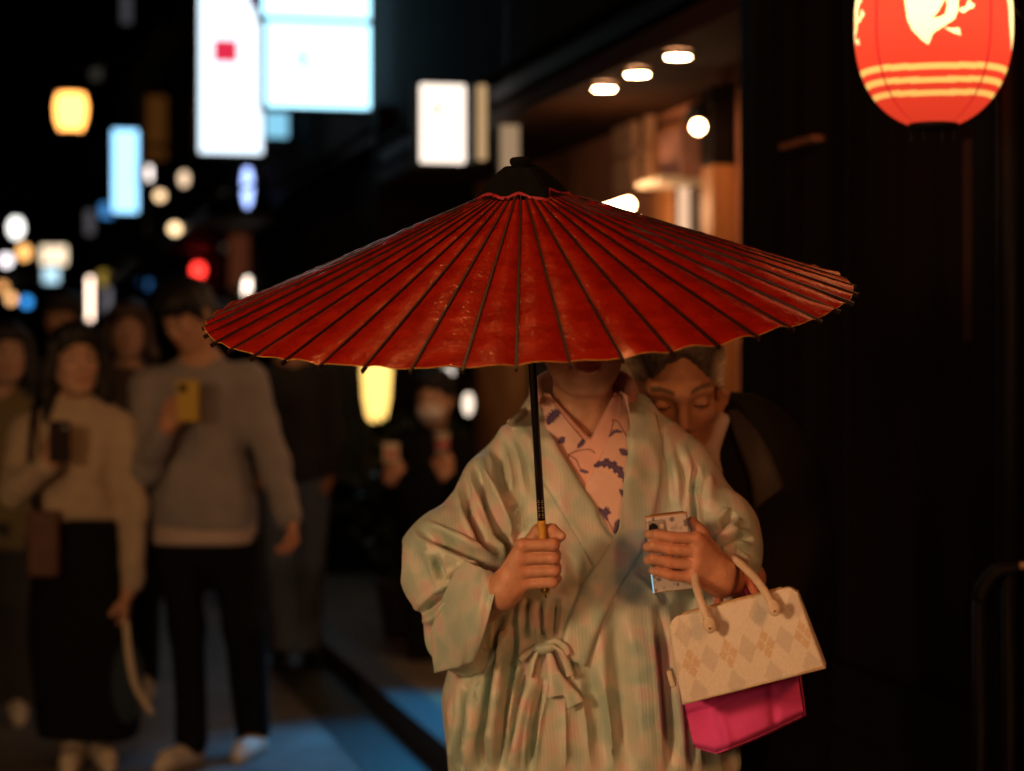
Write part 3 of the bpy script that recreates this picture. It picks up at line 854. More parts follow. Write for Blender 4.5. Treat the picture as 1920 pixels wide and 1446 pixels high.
# eave downlights
for i, (px, py, lb) in enumerate(((1133, 166, 'leftmost of the three eave downlights'), (1195, 139, 'middle one of the three eave downlights'), (1271, 106, 'rightmost of the three eave downlights'))):
    d = 1.08 * F / (HOR - py); p = at(px, py, d)
    root = empty('downlight', p, 0, lb, 'downlight', 'downlights in the eave')
    V, Q = lathe([(.0001, -.004), (.040, -.004), (.042, .0), (.0001, .002)], 24)
    link('lens', np_mesh('lens', V, Q), glow('downlight_light', (1, .56, .27), 130.0), root)
    V, Q = lathe([(.043, -.003), (.055, -.006), (.058, .0), (.056, .016), (.043, .016)], 24)
    link('trim_ring', np_mesh('trim_ring', V, Q), M['black'], root)
sp = at(1309, 238, 8.1)
root = empty('spot_lamp', sp, 0, 'small round spot lamp on the lit cedar wall', 'spot lamp')
V, Q = lathe([(max(.026 * math.cos(x), 1e-4), .026 * math.sin(x)) for x in np.linspace(-np.pi / 2, np.pi / 2, 12)], 18)
link('bulb', np_mesh('bulb', V, Q), glow('spot_lamp_light', (1, .56, .26), 42.0), root)
V, Q = lathe([(.0001, .09), (.03, .085), (.055, .03), (.050, .02), (.02, .05), (.0001, .05)], 18)
link('shade', np_mesh('shade', V, Q), M['black'], root)
V, Q = tube([(0, 0, .085), (.10, .18, .16)], .009, 8)
link('arm', np_mesh('arm', V, Q), M['black'], root)
root = empty('tube_lamp', at(1150, 392, 8.8), 0, 'short white tube lamp low on the brown wall, just above the umbrella', 'lamp')
V, Q = tube([at(1118, 404, 9.0) - at(1150, 392, 8.8), at(1178, 384, 8.58) - at(1150, 392, 8.8)], .026, 12)
link('tube', np_mesh('tube', V, Q), glow('tube_lamp_light', (1, .54, .26), 42.0), root)
V, Q = tube([at(1112, 407, 9.03) - at(1150, 392, 8.8), at(1118, 404, 9.0) - at(1150, 392, 8.8)], .028, 12)
link('socket', np_mesh('socket', V, Q), M['black'], root)

# round red lantern with the bird crest
def red_lantern(loc, label, yaw):
    root = empty('red_lantern', loc, yaw, label, 'lantern')
    Rw, Hh = .160, .190                                   # half width, half height
    nz, na = 260, 520
    zz = np.linspace(-.204, .185, nz); a = np.arange(na) * 2 * np.pi / na
    rr = Rw * np.sqrt(np.clip(1 - (np.abs(zz) / .214) ** 2.4, 0, 1))
    rr = rr + .0011 * np.cos(zz / .0056 * 2 * np.pi)
    V = np.stack([rr[:, None] * np.sin(a), -rr[:, None] * np.cos(a), np.repeat(zz[:, None], na, 1)], -1).reshape(-1, 3)
    g = np.arange(nz * na).reshape(nz, na); nx = np.roll(g, -1, 1)
    Q = np.stack([g[:-1], nx[:-1], nx[1:], g[1:]], -1).reshape(-1, 4)
    A = np.repeat(((a + np.pi) % (2 * np.pi) - np.pi)[None], nz, 0).ravel(); Z = np.repeat(zz[:, None], na, 1).ravel()
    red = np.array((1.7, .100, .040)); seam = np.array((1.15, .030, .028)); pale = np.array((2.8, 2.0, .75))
    # painted falloff, as of a bulb at the middle: paper far from it is dimmer
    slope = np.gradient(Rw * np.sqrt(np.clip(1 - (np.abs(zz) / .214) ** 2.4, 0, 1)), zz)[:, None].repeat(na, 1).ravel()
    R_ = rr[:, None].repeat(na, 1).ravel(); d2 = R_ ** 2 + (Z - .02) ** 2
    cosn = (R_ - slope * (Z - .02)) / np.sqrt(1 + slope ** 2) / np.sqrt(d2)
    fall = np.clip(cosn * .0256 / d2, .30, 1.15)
    c = np.tile(red, (len(V), 1))
    sl = np.abs(((A + np.pi / 4) / (np.pi / 2) + .5) % 1 - .5) < .012
    # crest: drawn in lantern pixels of the photograph (x across, y down)
    S = 1.0 / 145.0 * Rw
    front = np.abs(A) < .78
    X = np.sin(A) * Rw / S + 1750; Yp = 47 - (Z) / S
    P = np.stack([X, Yp], 1)
    body = [(1691, 8), (1701, 4), (1706, -6), (1722, -14), (1750, -18), (1775, -12), (1795, -4), (1803, 0), (1811, 7), (1800, 13), (1795, 20), (1794, 42), (1788, 58), (1775, 68), (1762, 76), (1750, 84), (1744, 96), (1741, 104), (1726, 92), (1712, 76), (1704, 58), (1701, 36), (1698, 18)]
    wing = [(1771, 20), (1775, 34), (1771, 50), (1762, 56), (1748, 57), (1758, 46), (1766, 32)]
    leg1 = [(1797, 39), (1806, 38), (1810, 32), (1812, 24), (1817, 26), (1818, 31), (1824, 32), (1820, 38), (1812, 41), (1804, 48), (1797, 45)]
    leg2 = [(1768, 74), (1782, 76), (1796, 75), (1799, 88), (1786, 84)]
    on = np.zeros(len(V), bool)
    for poly in (body, leg1, leg2): on |= inside_poly(P, poly)
    on &= ~inside_poly(P, wing) & ~inside_poly(P, [(1710, 8), (1724, 7), (1724, 17), (1711, 17)])
    side = np.zeros(len(V), bool)                           # the same crest on the neighbouring faces
    for sgn in (-1, 1):
        X2 = np.sin(A - sgn * np.pi / 2) * Rw / S + 1750
        P2 = np.stack([X2, Yp], 1); ok = np.abs(A - sgn * np.pi / 2) < .75
        s2 = np.zeros(len(V), bool)
        for poly in (body, leg1, leg2): s2 |= inside_poly(P2, poly)
        s2 &= ~inside_poly(P2, wing)
        side |= s2 & ok
    st_ = np.zeros(len(V), bool)
    for y0, y1 in ((136, 147), (160, 170), (182, 192)):
        bow = 3.0 * np.cos(np.clip(A / .75, -1, 1) * np.pi / 2)
        st_ |= (Yp > y0 + bow - 3) & (Yp < y1 + bow - 3)
    c[st_] = (2.2, 1.1, .24); c[side] = pale; c[on & front] = pale * 1.25
    c[sl] = seam
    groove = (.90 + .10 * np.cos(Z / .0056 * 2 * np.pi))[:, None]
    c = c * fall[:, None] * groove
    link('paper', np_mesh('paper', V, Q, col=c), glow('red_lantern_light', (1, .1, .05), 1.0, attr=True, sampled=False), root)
    for z0, z1, nm in ((-.214, -.202, 'bottom_ring'), (.184, .210, 'top_ring')):
        V, Q = lathe([(.0001, z0), (.050, z0), (.051, (z0 + z1) / 2), (.050, z1), (.0001, z1)], 28)
        link(nm, np_mesh(nm, V, Q), M['black'], root)
    for x in (-.045, -.020, .018, .042):
        V, Q = tube([(x, 0, -.210), (x + .002, 0, -.250)], .004, 6)
        link('tassel', np_mesh('tassel', V, Q), M['black'], root)
    V, Q = tube([(0, 0, .205), (.0, 0, .50)], .006, 6); link('cord', np_mesh('cord', V, Q), M['black'], root)
    V, Q = tube([(.09, 0, .16), (.14, 0, .06), (.19, .02, .0)], .0025, 6); link('cable', np_mesh('cable', V, Q), M['black'], root)
    return root
red_lantern(at(1750, 47, 4.40), 'round red paper lantern with a pale bird crest, top right', -math.atan2(.869, 4.4))

# added paper lanterns, unseen, around the photographer, which light the scene
def eave_lantern(loc, r, L, label, color=(1.0, .56, .25)):
    root = empty('eave_lantern', loc, 0, label, 'lantern', 'added lanterns out of view')
    a = np.linspace(-1.32, 1.32, 22)
    V, Q = lathe([(r * math.cos(x) * (1 + .012 * math.cos(x * 60)), r * 1.15 * math.sin(x)) for x in a], 32)
    link('paper', np_mesh('paper', V, Q), glow('eave_lantern_light', color, L), root)
    for q in (-1, 1):
        V, Q = lathe([(.0001, q * r * 1.10), (r * .28, q * r * 1.10), (r * .28, q * r * 1.2), (.0001, q * r * 1.2)], 20)
        link('ring', np_mesh('ring', V, Q), M['black'], root)
    V, Q = tube([(0, 0, r * 1.2), (0, 0, r * 1.2 + .5)], .006, 6); link('cord', np_mesh('cord', V, Q), M['black'], root)
for loc, r, L, col_, lb in KEY:
    eave_lantern(loc, r, L, lb, col_)
# handrail at the right edge
root = empty('handrail', tuple(at(1880, 1100, 4.45) * 1), 0, 'black metal handrail at the right edge of the picture', 'handrail')
base = at(1880, 1100, 4.45)
for px, top in ((1838, 1128), (1893, 1068)):
    a = at(px, top, 4.45); V, Q = tube([Vector((a.x, a.y, .1)), a], .016, 10)
    link('post', np_mesh('post', V, Q), M['black'], root, True)
V, Q = tube(spline([at(1838, 1128, 4.45), at(1845, 1102, 4.45), at(1870, 1074, 4.45), at(1900, 1067, 4.45), at(1990, 1060, 4.45)], 6), .018, 10)
link('rail', np_mesh('rail', V, Q), M['black'], root, True)
V, Q = tube([at(1912, 1062, 4.42), at(1990, 1052, 4.42)], .008, 8)
link('rail_highlight', np_mesh('rail_highlight', V, Q), M['pale_highlight'], root, True)  # bright highlight of the rail put in as a pale rod
# ------------------------------------------------------------------ the oiled-paper umbrella
U_A = np.array((0.0144, 3.3227, 1.7111)); U_R = 0.5033; U_H = 0.1927; U_N = 44
_th, _ph = 0.2002, -0.0612
U_U = np.array((math.sin(_ph) * math.cos(_th), -math.sin(_th), math.cos(_th) * math.cos(_ph)))
U_U /= np.linalg.norm(U_U)
U_E1 = np.cross(U_U, (0, 1, 0)); U_E1 /= np.linalg.norm(U_E1); U_E2 = np.cross(U_U, U_E1)
_tips = np.array([455, 500, 555, 620, 700, 783, 877, 968, 1060, 1153, 1240, 1325, 1398])
def cone_pt(t, v, off=0.0):
    t = np.asarray(t, float)[..., None]; v = np.asarray(v, float)[..., None]; off = np.asarray(off, float)[..., None]
    rad = np.cos(t) * U_E1 + np.sin(t) * U_E2
    nrm = (rad * U_H + U_U * U_R) / math.hypot(U_H, U_R)
    return U_A - U_U * U_H * v + rad * U_R * v + nrm * off
def _tip_err(o):
    P = cone_pt(np.arange(U_N) * 2 * np.pi / U_N + o, np.ones(U_N))
    x = to_px(P[P[:, 1] < U_A[1]])[:, 0]
    return np.abs(_tips[:, None] - x[None]).min(1).sum()
U_O = min(np.linspace(0, 2 * np.pi / U_N, 80), key=_tip_err)
_s = np.linspace(0.2, 1.1, 900)
_pq = to_px(U_A - U_U * _s[:, None])[:, 1]
def pole_at(py): return U_A - U_U * float(np.interp(py, _pq, _s))

def paper_material():
    m = mat('red_oiled_paper', (0.30, 0.010, 0.004), 0.30, 0.0, spec=0.35)
    nt = m.node_tree; N = nt.nodes; L = nt.links; b = N['Principled BSDF']
    tc = N.new('ShaderNodeTexCoord')
    n1 = N.new('ShaderNodeTexNoise'); n1.inputs['Scale'].default_value = 26; n1.inputs['Detail'].default_value = 8; n1.inputs['Roughness'].default_value = 0.65
    n2 = N.new('ShaderNodeTexNoise'); n2.inputs['Scale'].default_value = 140; n2.inputs['Detail'].default_value = 3; n2.inputs['Distortion'].default_value = 1.2
    vo = N.new('ShaderNodeTexVoronoi'); vo.inputs['Scale'].default_value = 170; vo.feature = 'F1'
    for n in (n1, n2, vo): L.new(tc.outputs['Object'], n.inputs[0])
    rp = N.new('ShaderNodeValToRGB'); L.new(n1.outputs[0], rp.inputs[0])
    rp.color_ramp.elements[0].position = 0.3; rp.color_ramp.elements[0].color = (0.24, 0.008, 0.003, 1)
    rp.color_ramp.elements[1].position = 0.72; rp.color_ramp.elements[1].color = (0.42, 0.020, 0.006, 1)
    L.new(rp.outputs[0], b.inputs['Base Color'])
    rr = N.new('ShaderNodeMapRange'); rr.inputs[3].default_value = 0.14; rr.inputs[4].default_value = 0.42
    L.new(n1.outputs[0], rr.inputs[0]); L.new(rr.outputs[0], b.inputs['Roughness'])
    # crinkles: sparse sharp pimples over a soft crease
    mr = N.new('ShaderNodeMapRange'); mr.inputs[1].default_value = 0.0; mr.inputs[2].default_value = 0.22; mr.inputs[3].default_value = 1.0; mr.inputs[4].default_value = 0.0
    L.new(vo.outputs['Distance'], mr.inputs[0])
    gate = N.new('ShaderNodeMapRange'); gate.inputs[1].default_value = 0.52; gate.inputs[2].default_value = 0.66
    L.new(n1.outputs[0], gate.inputs[0])
    mu = N.new('ShaderNodeMath'); mu.operation = 'MULTIPLY'; L.new(mr.outputs[0], mu.inputs[0]); L.new(gate.outputs[0], mu.inputs[1])
    ad = N.new('ShaderNodeMath'); ad.operation = 'MULTIPLY_ADD'; L.new(n2.outputs[0], ad.inputs[0]); ad.inputs[1].default_value = 0.5; L.new(mu.outputs[0], ad.inputs[2])
    bp = N.new('ShaderNodeBump'); bp.inputs['Strength'].default_value = 0.6; bp.inputs['Distance'].default_value = 0.0026
    L.new(ad.outputs[0], bp.inputs['Height']); L.new(bp.outputs[0], b.inputs['Normal'])
    b.inputs['Coat Weight'].default_value = 0.45; b.inputs['Coat Roughness'].default_value = 0.12; L.new(bp.outputs[0], b.inputs['Coat Normal'])
    b.inputs['Coat Tint'].default_value = (1, .55, .25, 1); b.inputs['Specular Tint'].default_value = (1, .55, .28, 1)
    tr = N.new('ShaderNodeBsdfTranslucent'); tr.inputs[0].default_value = (0.62, 0.035, 0.010, 1)
    ms = N.new('ShaderNodeMixShader'); ms.inputs[0].default_value = 0.24
    L.new(b.outputs[0], ms.inputs[1]); L.new(tr.outputs[0], ms.inputs[2]); L.new(ms.outputs[0], N['Material Output'].inputs[0])
    return m
M['paper'] = paper_material()
M['rib'] = mat('lacquered_bamboo', (0.014, 0.004, 0.0035), 0.38, 0.3, 60, spec=0.4)
M['strut'] = mat('bare_bamboo', (0.42, 0.27, 0.09), 0.5, 0.25, 40)
M['cap'] = mat('black_oilcloth', (0.003, 0.0035, 0.003), 0.9, 0.3, 40, bump=0.2, bscale=90, spec=.08)
M['trim'] = mat('crimson_trim', (0.30, 0.006, 0.018), 0.6, 0.2, 60)
M['lacquer'] = mat('black_lacquer', (0.005, 0.004, 0.004), 0.22, 0.1, 30, spec=0.5)
M['gold_cord'] = mat('pale_edge_cord', (0.50, 0.26, 0.05), 0.6, 0.2, 80)
M['cane'] = mat('yellow_cane', (0.55, 0.30, 0.035), 0.45, 0.25, 120, bump=0.4, bscale=300)
M['brass'] = mat('brass', (0.65, 0.45, 0.13), 0.25, 0.1, 60, metal=1.0)
M['band_mark'] = mat('pale_band_mark', (0.34, 0.31, 0.26), 0.6)

def build_umbrella():
    root = empty('paper_umbrella', tuple(pole_at(1112)),
                 label='open red oiled-paper umbrella with dark ribs held by the person in the pale green robe', cat='umbrella')
    dt = 2 * np.pi / U_N
    wv = Waves(3, 95); w2 = Waves(9, 260); w3 = Waves(21, 38)
    nu, nv = 9, 44
    edge = []
    for k in range(U_N):
        t0 = U_O + k * dt + dt * .012; t1 = U_O + (k + 1) * dt - dt * .012
        u = np.linspace(0, 1, nu)[None, :].repeat(nv, 0); v = (np.linspace(.10, 1, nv) ** .9)[:, None].repeat(nu, 1)
        a = cone_pt(np.full(u.shape, t0), v); b = cone_pt(np.full(u.shape, t1), v)
        P = a * (1 - u[..., None]) + b * u[..., None]
        tm = (t0 + t1) / 2
        rad = math.cos(tm) * U_E1 + math.sin(tm) * U_E2
        nrm = (rad * U_H + U_U * U_R) / math.hypot(U_H, U_R)
        fl = P.reshape(-1, 3)
        hump = np.sin(np.pi * u)
        amp = (.0020 * v + .0018) * hump * (0.8 + 0.5 * RNG.random())
        wr = (wv(fl).reshape(u.shape) * .0004 + w2(fl).reshape(u.shape) * .0002) * hump ** .7
        # a row of cross creases down the middle of the panel
        cr = .0013 * np.sin(v * 150 + 3 * w3(fl).reshape(u.shape)) * np.exp(-((u - .5) / .22) ** 2) * (0.3 + 0.7 * (RNG.random() > .4)) * np.clip(1.25 - v, 0, 1)
        ed = np.clip((v - .86) / .14, 0, 1) ** 2 * (w3(fl * 1.7).reshape(u.shape) * .0010 + .0014 * np.sin(u * 6.28 + RNG.uniform(0, 6)))
        P = P + nrm * (amp + wr + cr + ed)[..., None]
        P = P + rad * (np.clip((v - .93) / .07, 0, 1) * hump * .003)[..., None]
        g = np.arange(nu * nv).reshape(nv, nu)
        q = np.stack([g[:-1, :-1], g[:-1, 1:], g[1:, 1:], g[1:, :-1]], -1).reshape(-1, 4)[:, ::-1]
        link('panel', np_mesh('panel', P.reshape(-1, 3), q), M['paper'], root, True)
        edge.append(P[-1])
    V, Q = tube([tuple(p) for p in np.concatenate(edge)] + [tuple(edge[0][0])], .00055, 5)
    link('rim_cord', np_mesh('rim_cord', V, Q), M['gold_cord'], root, True)
    for k in range(U_N):
        t = U_O + k * dt
        rad = math.cos(t) * U_E1 + math.sin(t) * U_E2
        nrm = (rad * U_H + U_U * U_R) / math.hypot(U_H, U_R)
        sd = np.cross(nrm, rad * U_R - U_U * U_H); sd /= np.linalg.norm(sd)
        ln = 1.014 + .008 * RNG.random()
        rows = []
        for v, w, hh in ((.06, .0009, .0020), (.3, .0013, .0030), (.7, .0016, .0032), (ln, .0017, .0032)):
            c = U_A - U_U * U_H * v + rad * U_R * v
            rows += [c - sd * w - nrm * .003, c - sd * w + nrm * hh, c + sd * w + nrm * hh, c + sd * w - nrm * .003]
        q = [(0, 3, 2, 1), (12, 13, 14, 15)]
        for r in range(3):
            for j in range(4):
                a, b = r * 4 + j, r * 4 + (j + 1) % 4
                q.append((a, b, b + 4, a + 4))
        link('rib', np_mesh('rib', rows, np.array(q), smooth=False), M['rib'], root, True)
    # stretchers below the paper
    hub = U_A - U_U * .235
    for k in range(U_N):
        t = U_O + k * dt
        e = cone_pt(t, .50, -.006).reshape(3)
        rad = math.cos(t) * U_E1 + math.sin(t) * U_E2
        V, Q = tube([tuple(hub + rad * .012), tuple(e)], .0016, 5)
        link('stretcher', np_mesh('stretcher', V, Q), M['strut'], root, True)
    RM = Matrix((tuple(U_E1), tuple(U_E2), tuple(U_U))).transposed()
    def axis_obj(name, prof, m, parent=root, n=24, base=U_A):
        V, Q = lathe(prof, n)
        V = V @ np.array(RM).T + base
        return link(name, np_mesh(name, V, Q), m, parent, True)
    axis_obj('runner', [(.0001, .02), (.017, .02), (.019, .01), (.019, -.012), (.016, -.02), (.0001, -.02)], M['lacquer'], base=hub)
    # folded oilcloth cap with a crimson hem
    n = 60; tt = np.arange(n) * 2 * np.pi / n
    rr = np.full(n, .048); dr = np.zeros(n)
    for ph, am, wd in ((30, .026, 17), (98, .028, 20), (-104, .030, 22), (-38, .010, 20), (165, .02, 20)):
        dd = np.abs((np.degrees(tt) - 90 - ph + 180) % 360 - 180)
        pk = np.clip(1 - dd / (wd * 1.6), 0, 1)
        rr = rr + am * pk; dr = dr + pk * am / .028
    rings = []
    for f, z in ((.22, .0225), (.45, .014), (.72, .001), (1.0, -.013)):
        r = .0125 + (rr - .0125) * f
        drop = -.012 * dr * f * f
        fold = .0018 * np.sin(tt * 10) * f
        rings.append(np.stack([r * np.cos(tt), r * np.sin(tt), z + drop + fold], 1))
    V = np.concatenate(rings) @ np.array(RM).T + U_A
    i = np.arange(n); q = np.concatenate([np.stack([k * n + i, (k + 1) * n + i, (k + 1) * n + (i + 1) % n, k * n + (i + 1) % n], 1) for k in range(3)])[:, ::-1]
    cap = link('cap', np_mesh('cap', V, q), M['cap'], root, True)
    low = rings[-1] + np.array((0, 0, -.0045)); low[:, :2] *= 1.05
    V = np.concatenate([rings[-1] * np.array((1.004, 1.004, 1)), low]) @ np.array(RM).T + U_A
    q = np.stack([i, n + i, n + (i + 1) % n, (i + 1) % n], 1)[:, ::-1]
    link('hem', np_mesh('hem', V, q), M['trim'], cap, True)
    axis_obj('knob', [(.0001, .036), (.013, .036), (.0158, .034), (.0165, .029), (.0145, .024), (.0125, .021), (.013, .016), (.0001, .016)], M['cap'])
    def shaft(name, y0, y1, r, m, parent=root, n=16):
        V, Q = tube([tuple(pole_at(y0)), tuple(pole_at(y1))], r, n)
        return link(name, np_mesh(name, V, Q, smooth=True), m, parent, True)
    V, Q = tube([tuple(U_A), tuple(pole_at(976))], .0064, 16)
    pole = link('pole', np_mesh('pole', V, Q), M['lacquer'], root, True)
    # the pale printed band above the grip
    for j in range(9):
        y = 938 + j * 4.1
        c = pole_at(y)
        for s in (-1, 1):
            w = .0032 if j % 2 else .0014
            x0 = c[0] + s * .0029
            V, Q = tube([(x0 - w * .5, c[1] - .0062, c[2]), (x0 + w * .5, c[1] - .0062, c[2] + (.001 if j % 3 else -.001))], .0007, 5)
            link('band_mark', np_mesh('band_mark', V, Q), M['band_mark'], pole, True)
    shaft('handle', 975, 1109, .0068, M['cane'])
    axis_obj('handle_cap', [(.0001, .006), (.0072, .006), (.0076, -.001), (.0058, -.006), (.0022, -.0085), (.0020, -.014), (.0001, -.0145)], M['brass'], base=pole_at(1105))
    return root
umbrella = build_umbrella()
# ------------------------------------------------------------------ the person in the robe
def robe_material():
    m = mat('striped_crepe_robe', (0.5, 0.5, 0.4), 0.46, 0.0, sheen=0.2, spec=0.5)
    nt = m.node_tree; N = nt.nodes; L = nt.links; b = N['Principled BSDF']
    tc = N.new('ShaderNodeTexCoord')
    mp = N.new('ShaderNodeMapping'); mp.inputs['Scale'].default_value = (1.0, 0.6, 0.30); mp.inputs['Rotation'].default_value = (0, math.radians(14), 0)
    L.new(tc.outputs['Object'], mp.inputs[0])
    n2 = N.new('ShaderNodeTexNoise'); n2.inputs['Scale'].default_value = 15; n2.inputs['Detail'].default_value = 1; n2.inputs['Distortion'].default_value = .4; L.new(mp.outputs[0], n2.inputs[0])
    # blurred lozenges: two slanting soft bands multiplied
    wvs = []
    for ang in (38, -38):
        mq = N.new('ShaderNodeMapping'); mq.inputs['Rotation'].default_value = (0, math.radians(ang), 0); L.new(tc.outputs['Object'], mq.inputs[0])
        wq = N.new('ShaderNodeTexWave'); wq.wave_type = 'BANDS'; wq.bands_direction = 'X'; wq.inputs['Scale'].default_value = 5.6; wq.inputs['Distortion'].default_value = 9.0
        wq.inputs['Detail'].default_value = 2.0; wq.inputs['Detail Scale'].default_value = 1.6; L.new(mq.outputs[0], wq.inputs[0]); wvs.append(wq)
    av = N.new('ShaderNodeMath'); av.operation = 'ADD'; L.new(wvs[0].outputs[1], av.inputs[0]); L.new(wvs[1].outputs[1], av.inputs[1])
    n1 = N.new('ShaderNodeMath'); n1.operation = 'MULTIPLY_ADD'; L.new(av.outputs[0], n1.inputs[0]); n1.inputs[1].default_value = .17
    nz = N.new('ShaderNodeTexNoise'); nz.inputs['Scale'].default_value = 23; nz.inputs['Detail'].default_value = 1.2; L.new(mp.outputs[0], nz.inputs[0])
    hz = N.new('ShaderNodeMath'); hz.operation = 'MULTIPLY'; hz.inputs[1].default_value = .66; L.new(nz.outputs[0], hz.inputs[0]); L.new(hz.outputs[0], n1.inputs[2])
    r1 = N.new('ShaderNodeValToRGB'); L.new(n1.outputs[0], r1.inputs[0])
    cr = r1.color_ramp
    cr.elements[0].position = .34; cr.elements[0].color = (0.38, 0.50, 0.42, 1)
    cr.elements[1].position = .68; cr.elements[1].color = (0.66, 0.50, 0.47, 1)
    e = cr.elements.new(.47); e.color = (0.49, 0.57, 0.47, 1)
    e = cr.elements.new(.56); e.color = (0.60, 0.60, 0.50, 1)
    r2 = N.new('ShaderNodeMapRange'); r2.inputs[1].default_value = .38; r2.inputs[2].default_value = .62; r2.inputs[3].default_value = .0; r2.inputs[4].default_value = .45
    L.new(n2.outputs[0], r2.inputs[0])
    mx = N.new('ShaderNodeMix'); mx.data_type = 'RGBA'; L.new(r2.outputs[0], mx.inputs[0]); L.new(r1.outputs[0], mx.inputs[6]); mx.inputs[7].default_value = (0.46, 0.50, 0.42, 1)
    # woven stripes: fine raised threads that run down the cloth
    wv = N.new('ShaderNodeTexWave'); wv.wave_type = 'BANDS'; wv.bands_direction = 'X'; wv.inputs['Scale'].default_value = 52; wv.inputs['Distortion'].default_value = 3.5
    wv.inputs['Detail'].default_value = 2; wv.inputs['Detail Scale'].default_value = .6
    mw = N.new('ShaderNodeMapping'); mw.inputs['Rotation'].default_value = (0, math.radians(4), 0); L.new(tc.outputs['Object'], mw.inputs[0]); L.new(mw.outputs[0], wv.inputs[0])
    th = N.new('ShaderNodeMapRange'); th.inputs[3].default_value = .985; th.inputs[4].default_value = 1.01; L.new(wv.outputs[1], th.inputs[0])
    mm = N.new('ShaderNodeMix'); mm.data_type = 'RGBA'; mm.blend_type = 'MULTIPLY'; mm.inputs[0].default_value = 1; L.new(mx.outputs[2], mm.inputs[6]); L.new(th.outputs[0], mm.inputs[7])
    L.new(mm.outputs[2], b.inputs['Base Color'])
    gr = N.new('ShaderNodeTexNoise'); gr.inputs['Scale'].default_value = 620; L.new(tc.outputs['Object'], gr.inputs[0])
    ad = N.new('ShaderNodeMath'); ad.operation = 'MULTIPLY_ADD'; L.new(gr.outputs[0], ad.inputs[0]); ad.inputs[1].default_value = .9; L.new(wv.outputs[1], ad.inputs[2])
    bp = N.new('ShaderNodeBump'); bp.inputs['Strength'].default_value = .16; bp.inputs['Distance'].default_value = .0016
    L.new(ad.outputs[0], bp.inputs['Height']); L.new(bp.outputs[0], b.inputs['Normal'])
    return m
M['robe'] = robe_material()
M['kimono'] = mat('patterned_silk', (0.7, 0.5, 0.42), 0.55, 0.06, 40, attr=True, sheen=.2, bump=.06, bscale=500)

W_Y = 3.66
PINK = np.array((0.74, 0.50, 0.42)); PLAIN = np.array((0.74, 0.44, 0.37)); PURP = np.array((0.075, 0.045, 0.13)); STEM = np.array((0.22, 0.10, 0.08))
LEAVES = [  # serrated leaves seen on the collar: spine, half width
    ([(1028, 792), (1038, 779), (1050, 770)], 8.5), ([(1049, 828), (1058, 822)], 6.5), ([(1084, 838), (1092, 830), (1096, 822)], 4.5),
    ([(1143, 818), (1153, 809), (1166, 810)], 3.2), ([(1164, 843), (1176, 853)], 6.0), ([(1117, 872), (1140, 869), (1160, 882), (1176, 906)], 7.5),
    ([(1163, 919), (1172, 932)], 4.0), ([(1131, 958), (1142, 962)], 8.5), ([(1124, 953), (1140, 976)], 3.4), ([(1158, 980), (1152, 1000)], 5.0),
    ([(1154, 985), (1162, 975)], 4.5), ([(1088, 882), (1103, 886)], 3.0)]
STEMS = [[(1066, 852), (1085, 845), (1105, 843), (1115, 849)], [(1066, 853), (1080, 862), (1086, 875), (1090, 882)],
         [(1148, 788), (1158, 790), (1168, 806), (1177, 822)], [(1150, 790), (1145, 812)], [(1140, 976), (1150, 996)], [(1170, 925), (1177, 930)]]
def paint_silk(V, base):
    P = to_px(V); c = np.tile(base, (len(V), 1))
    for pts in STEMS:
        d, u, s = seg_dist(P, spline(pts, 5)); c[d < 1.1] = STEM
    for pts, w in LEAVES:
        d, u, s = seg_dist(P, spline(pts, 5))
        prof = w * np.sqrt(np.clip(np.minimum(1, 3.2 * u + .25) * np.minimum(1, 2.6 * (1 - u) + .15), 0, 1)) * (1 + .22 * np.sign(np.sin(u * 34 + s)))
        c[d < prof] = PURP
        c[(d < .5) & (u > .1) & (u < .8)] = PURP * 2.2 + .02
    return c

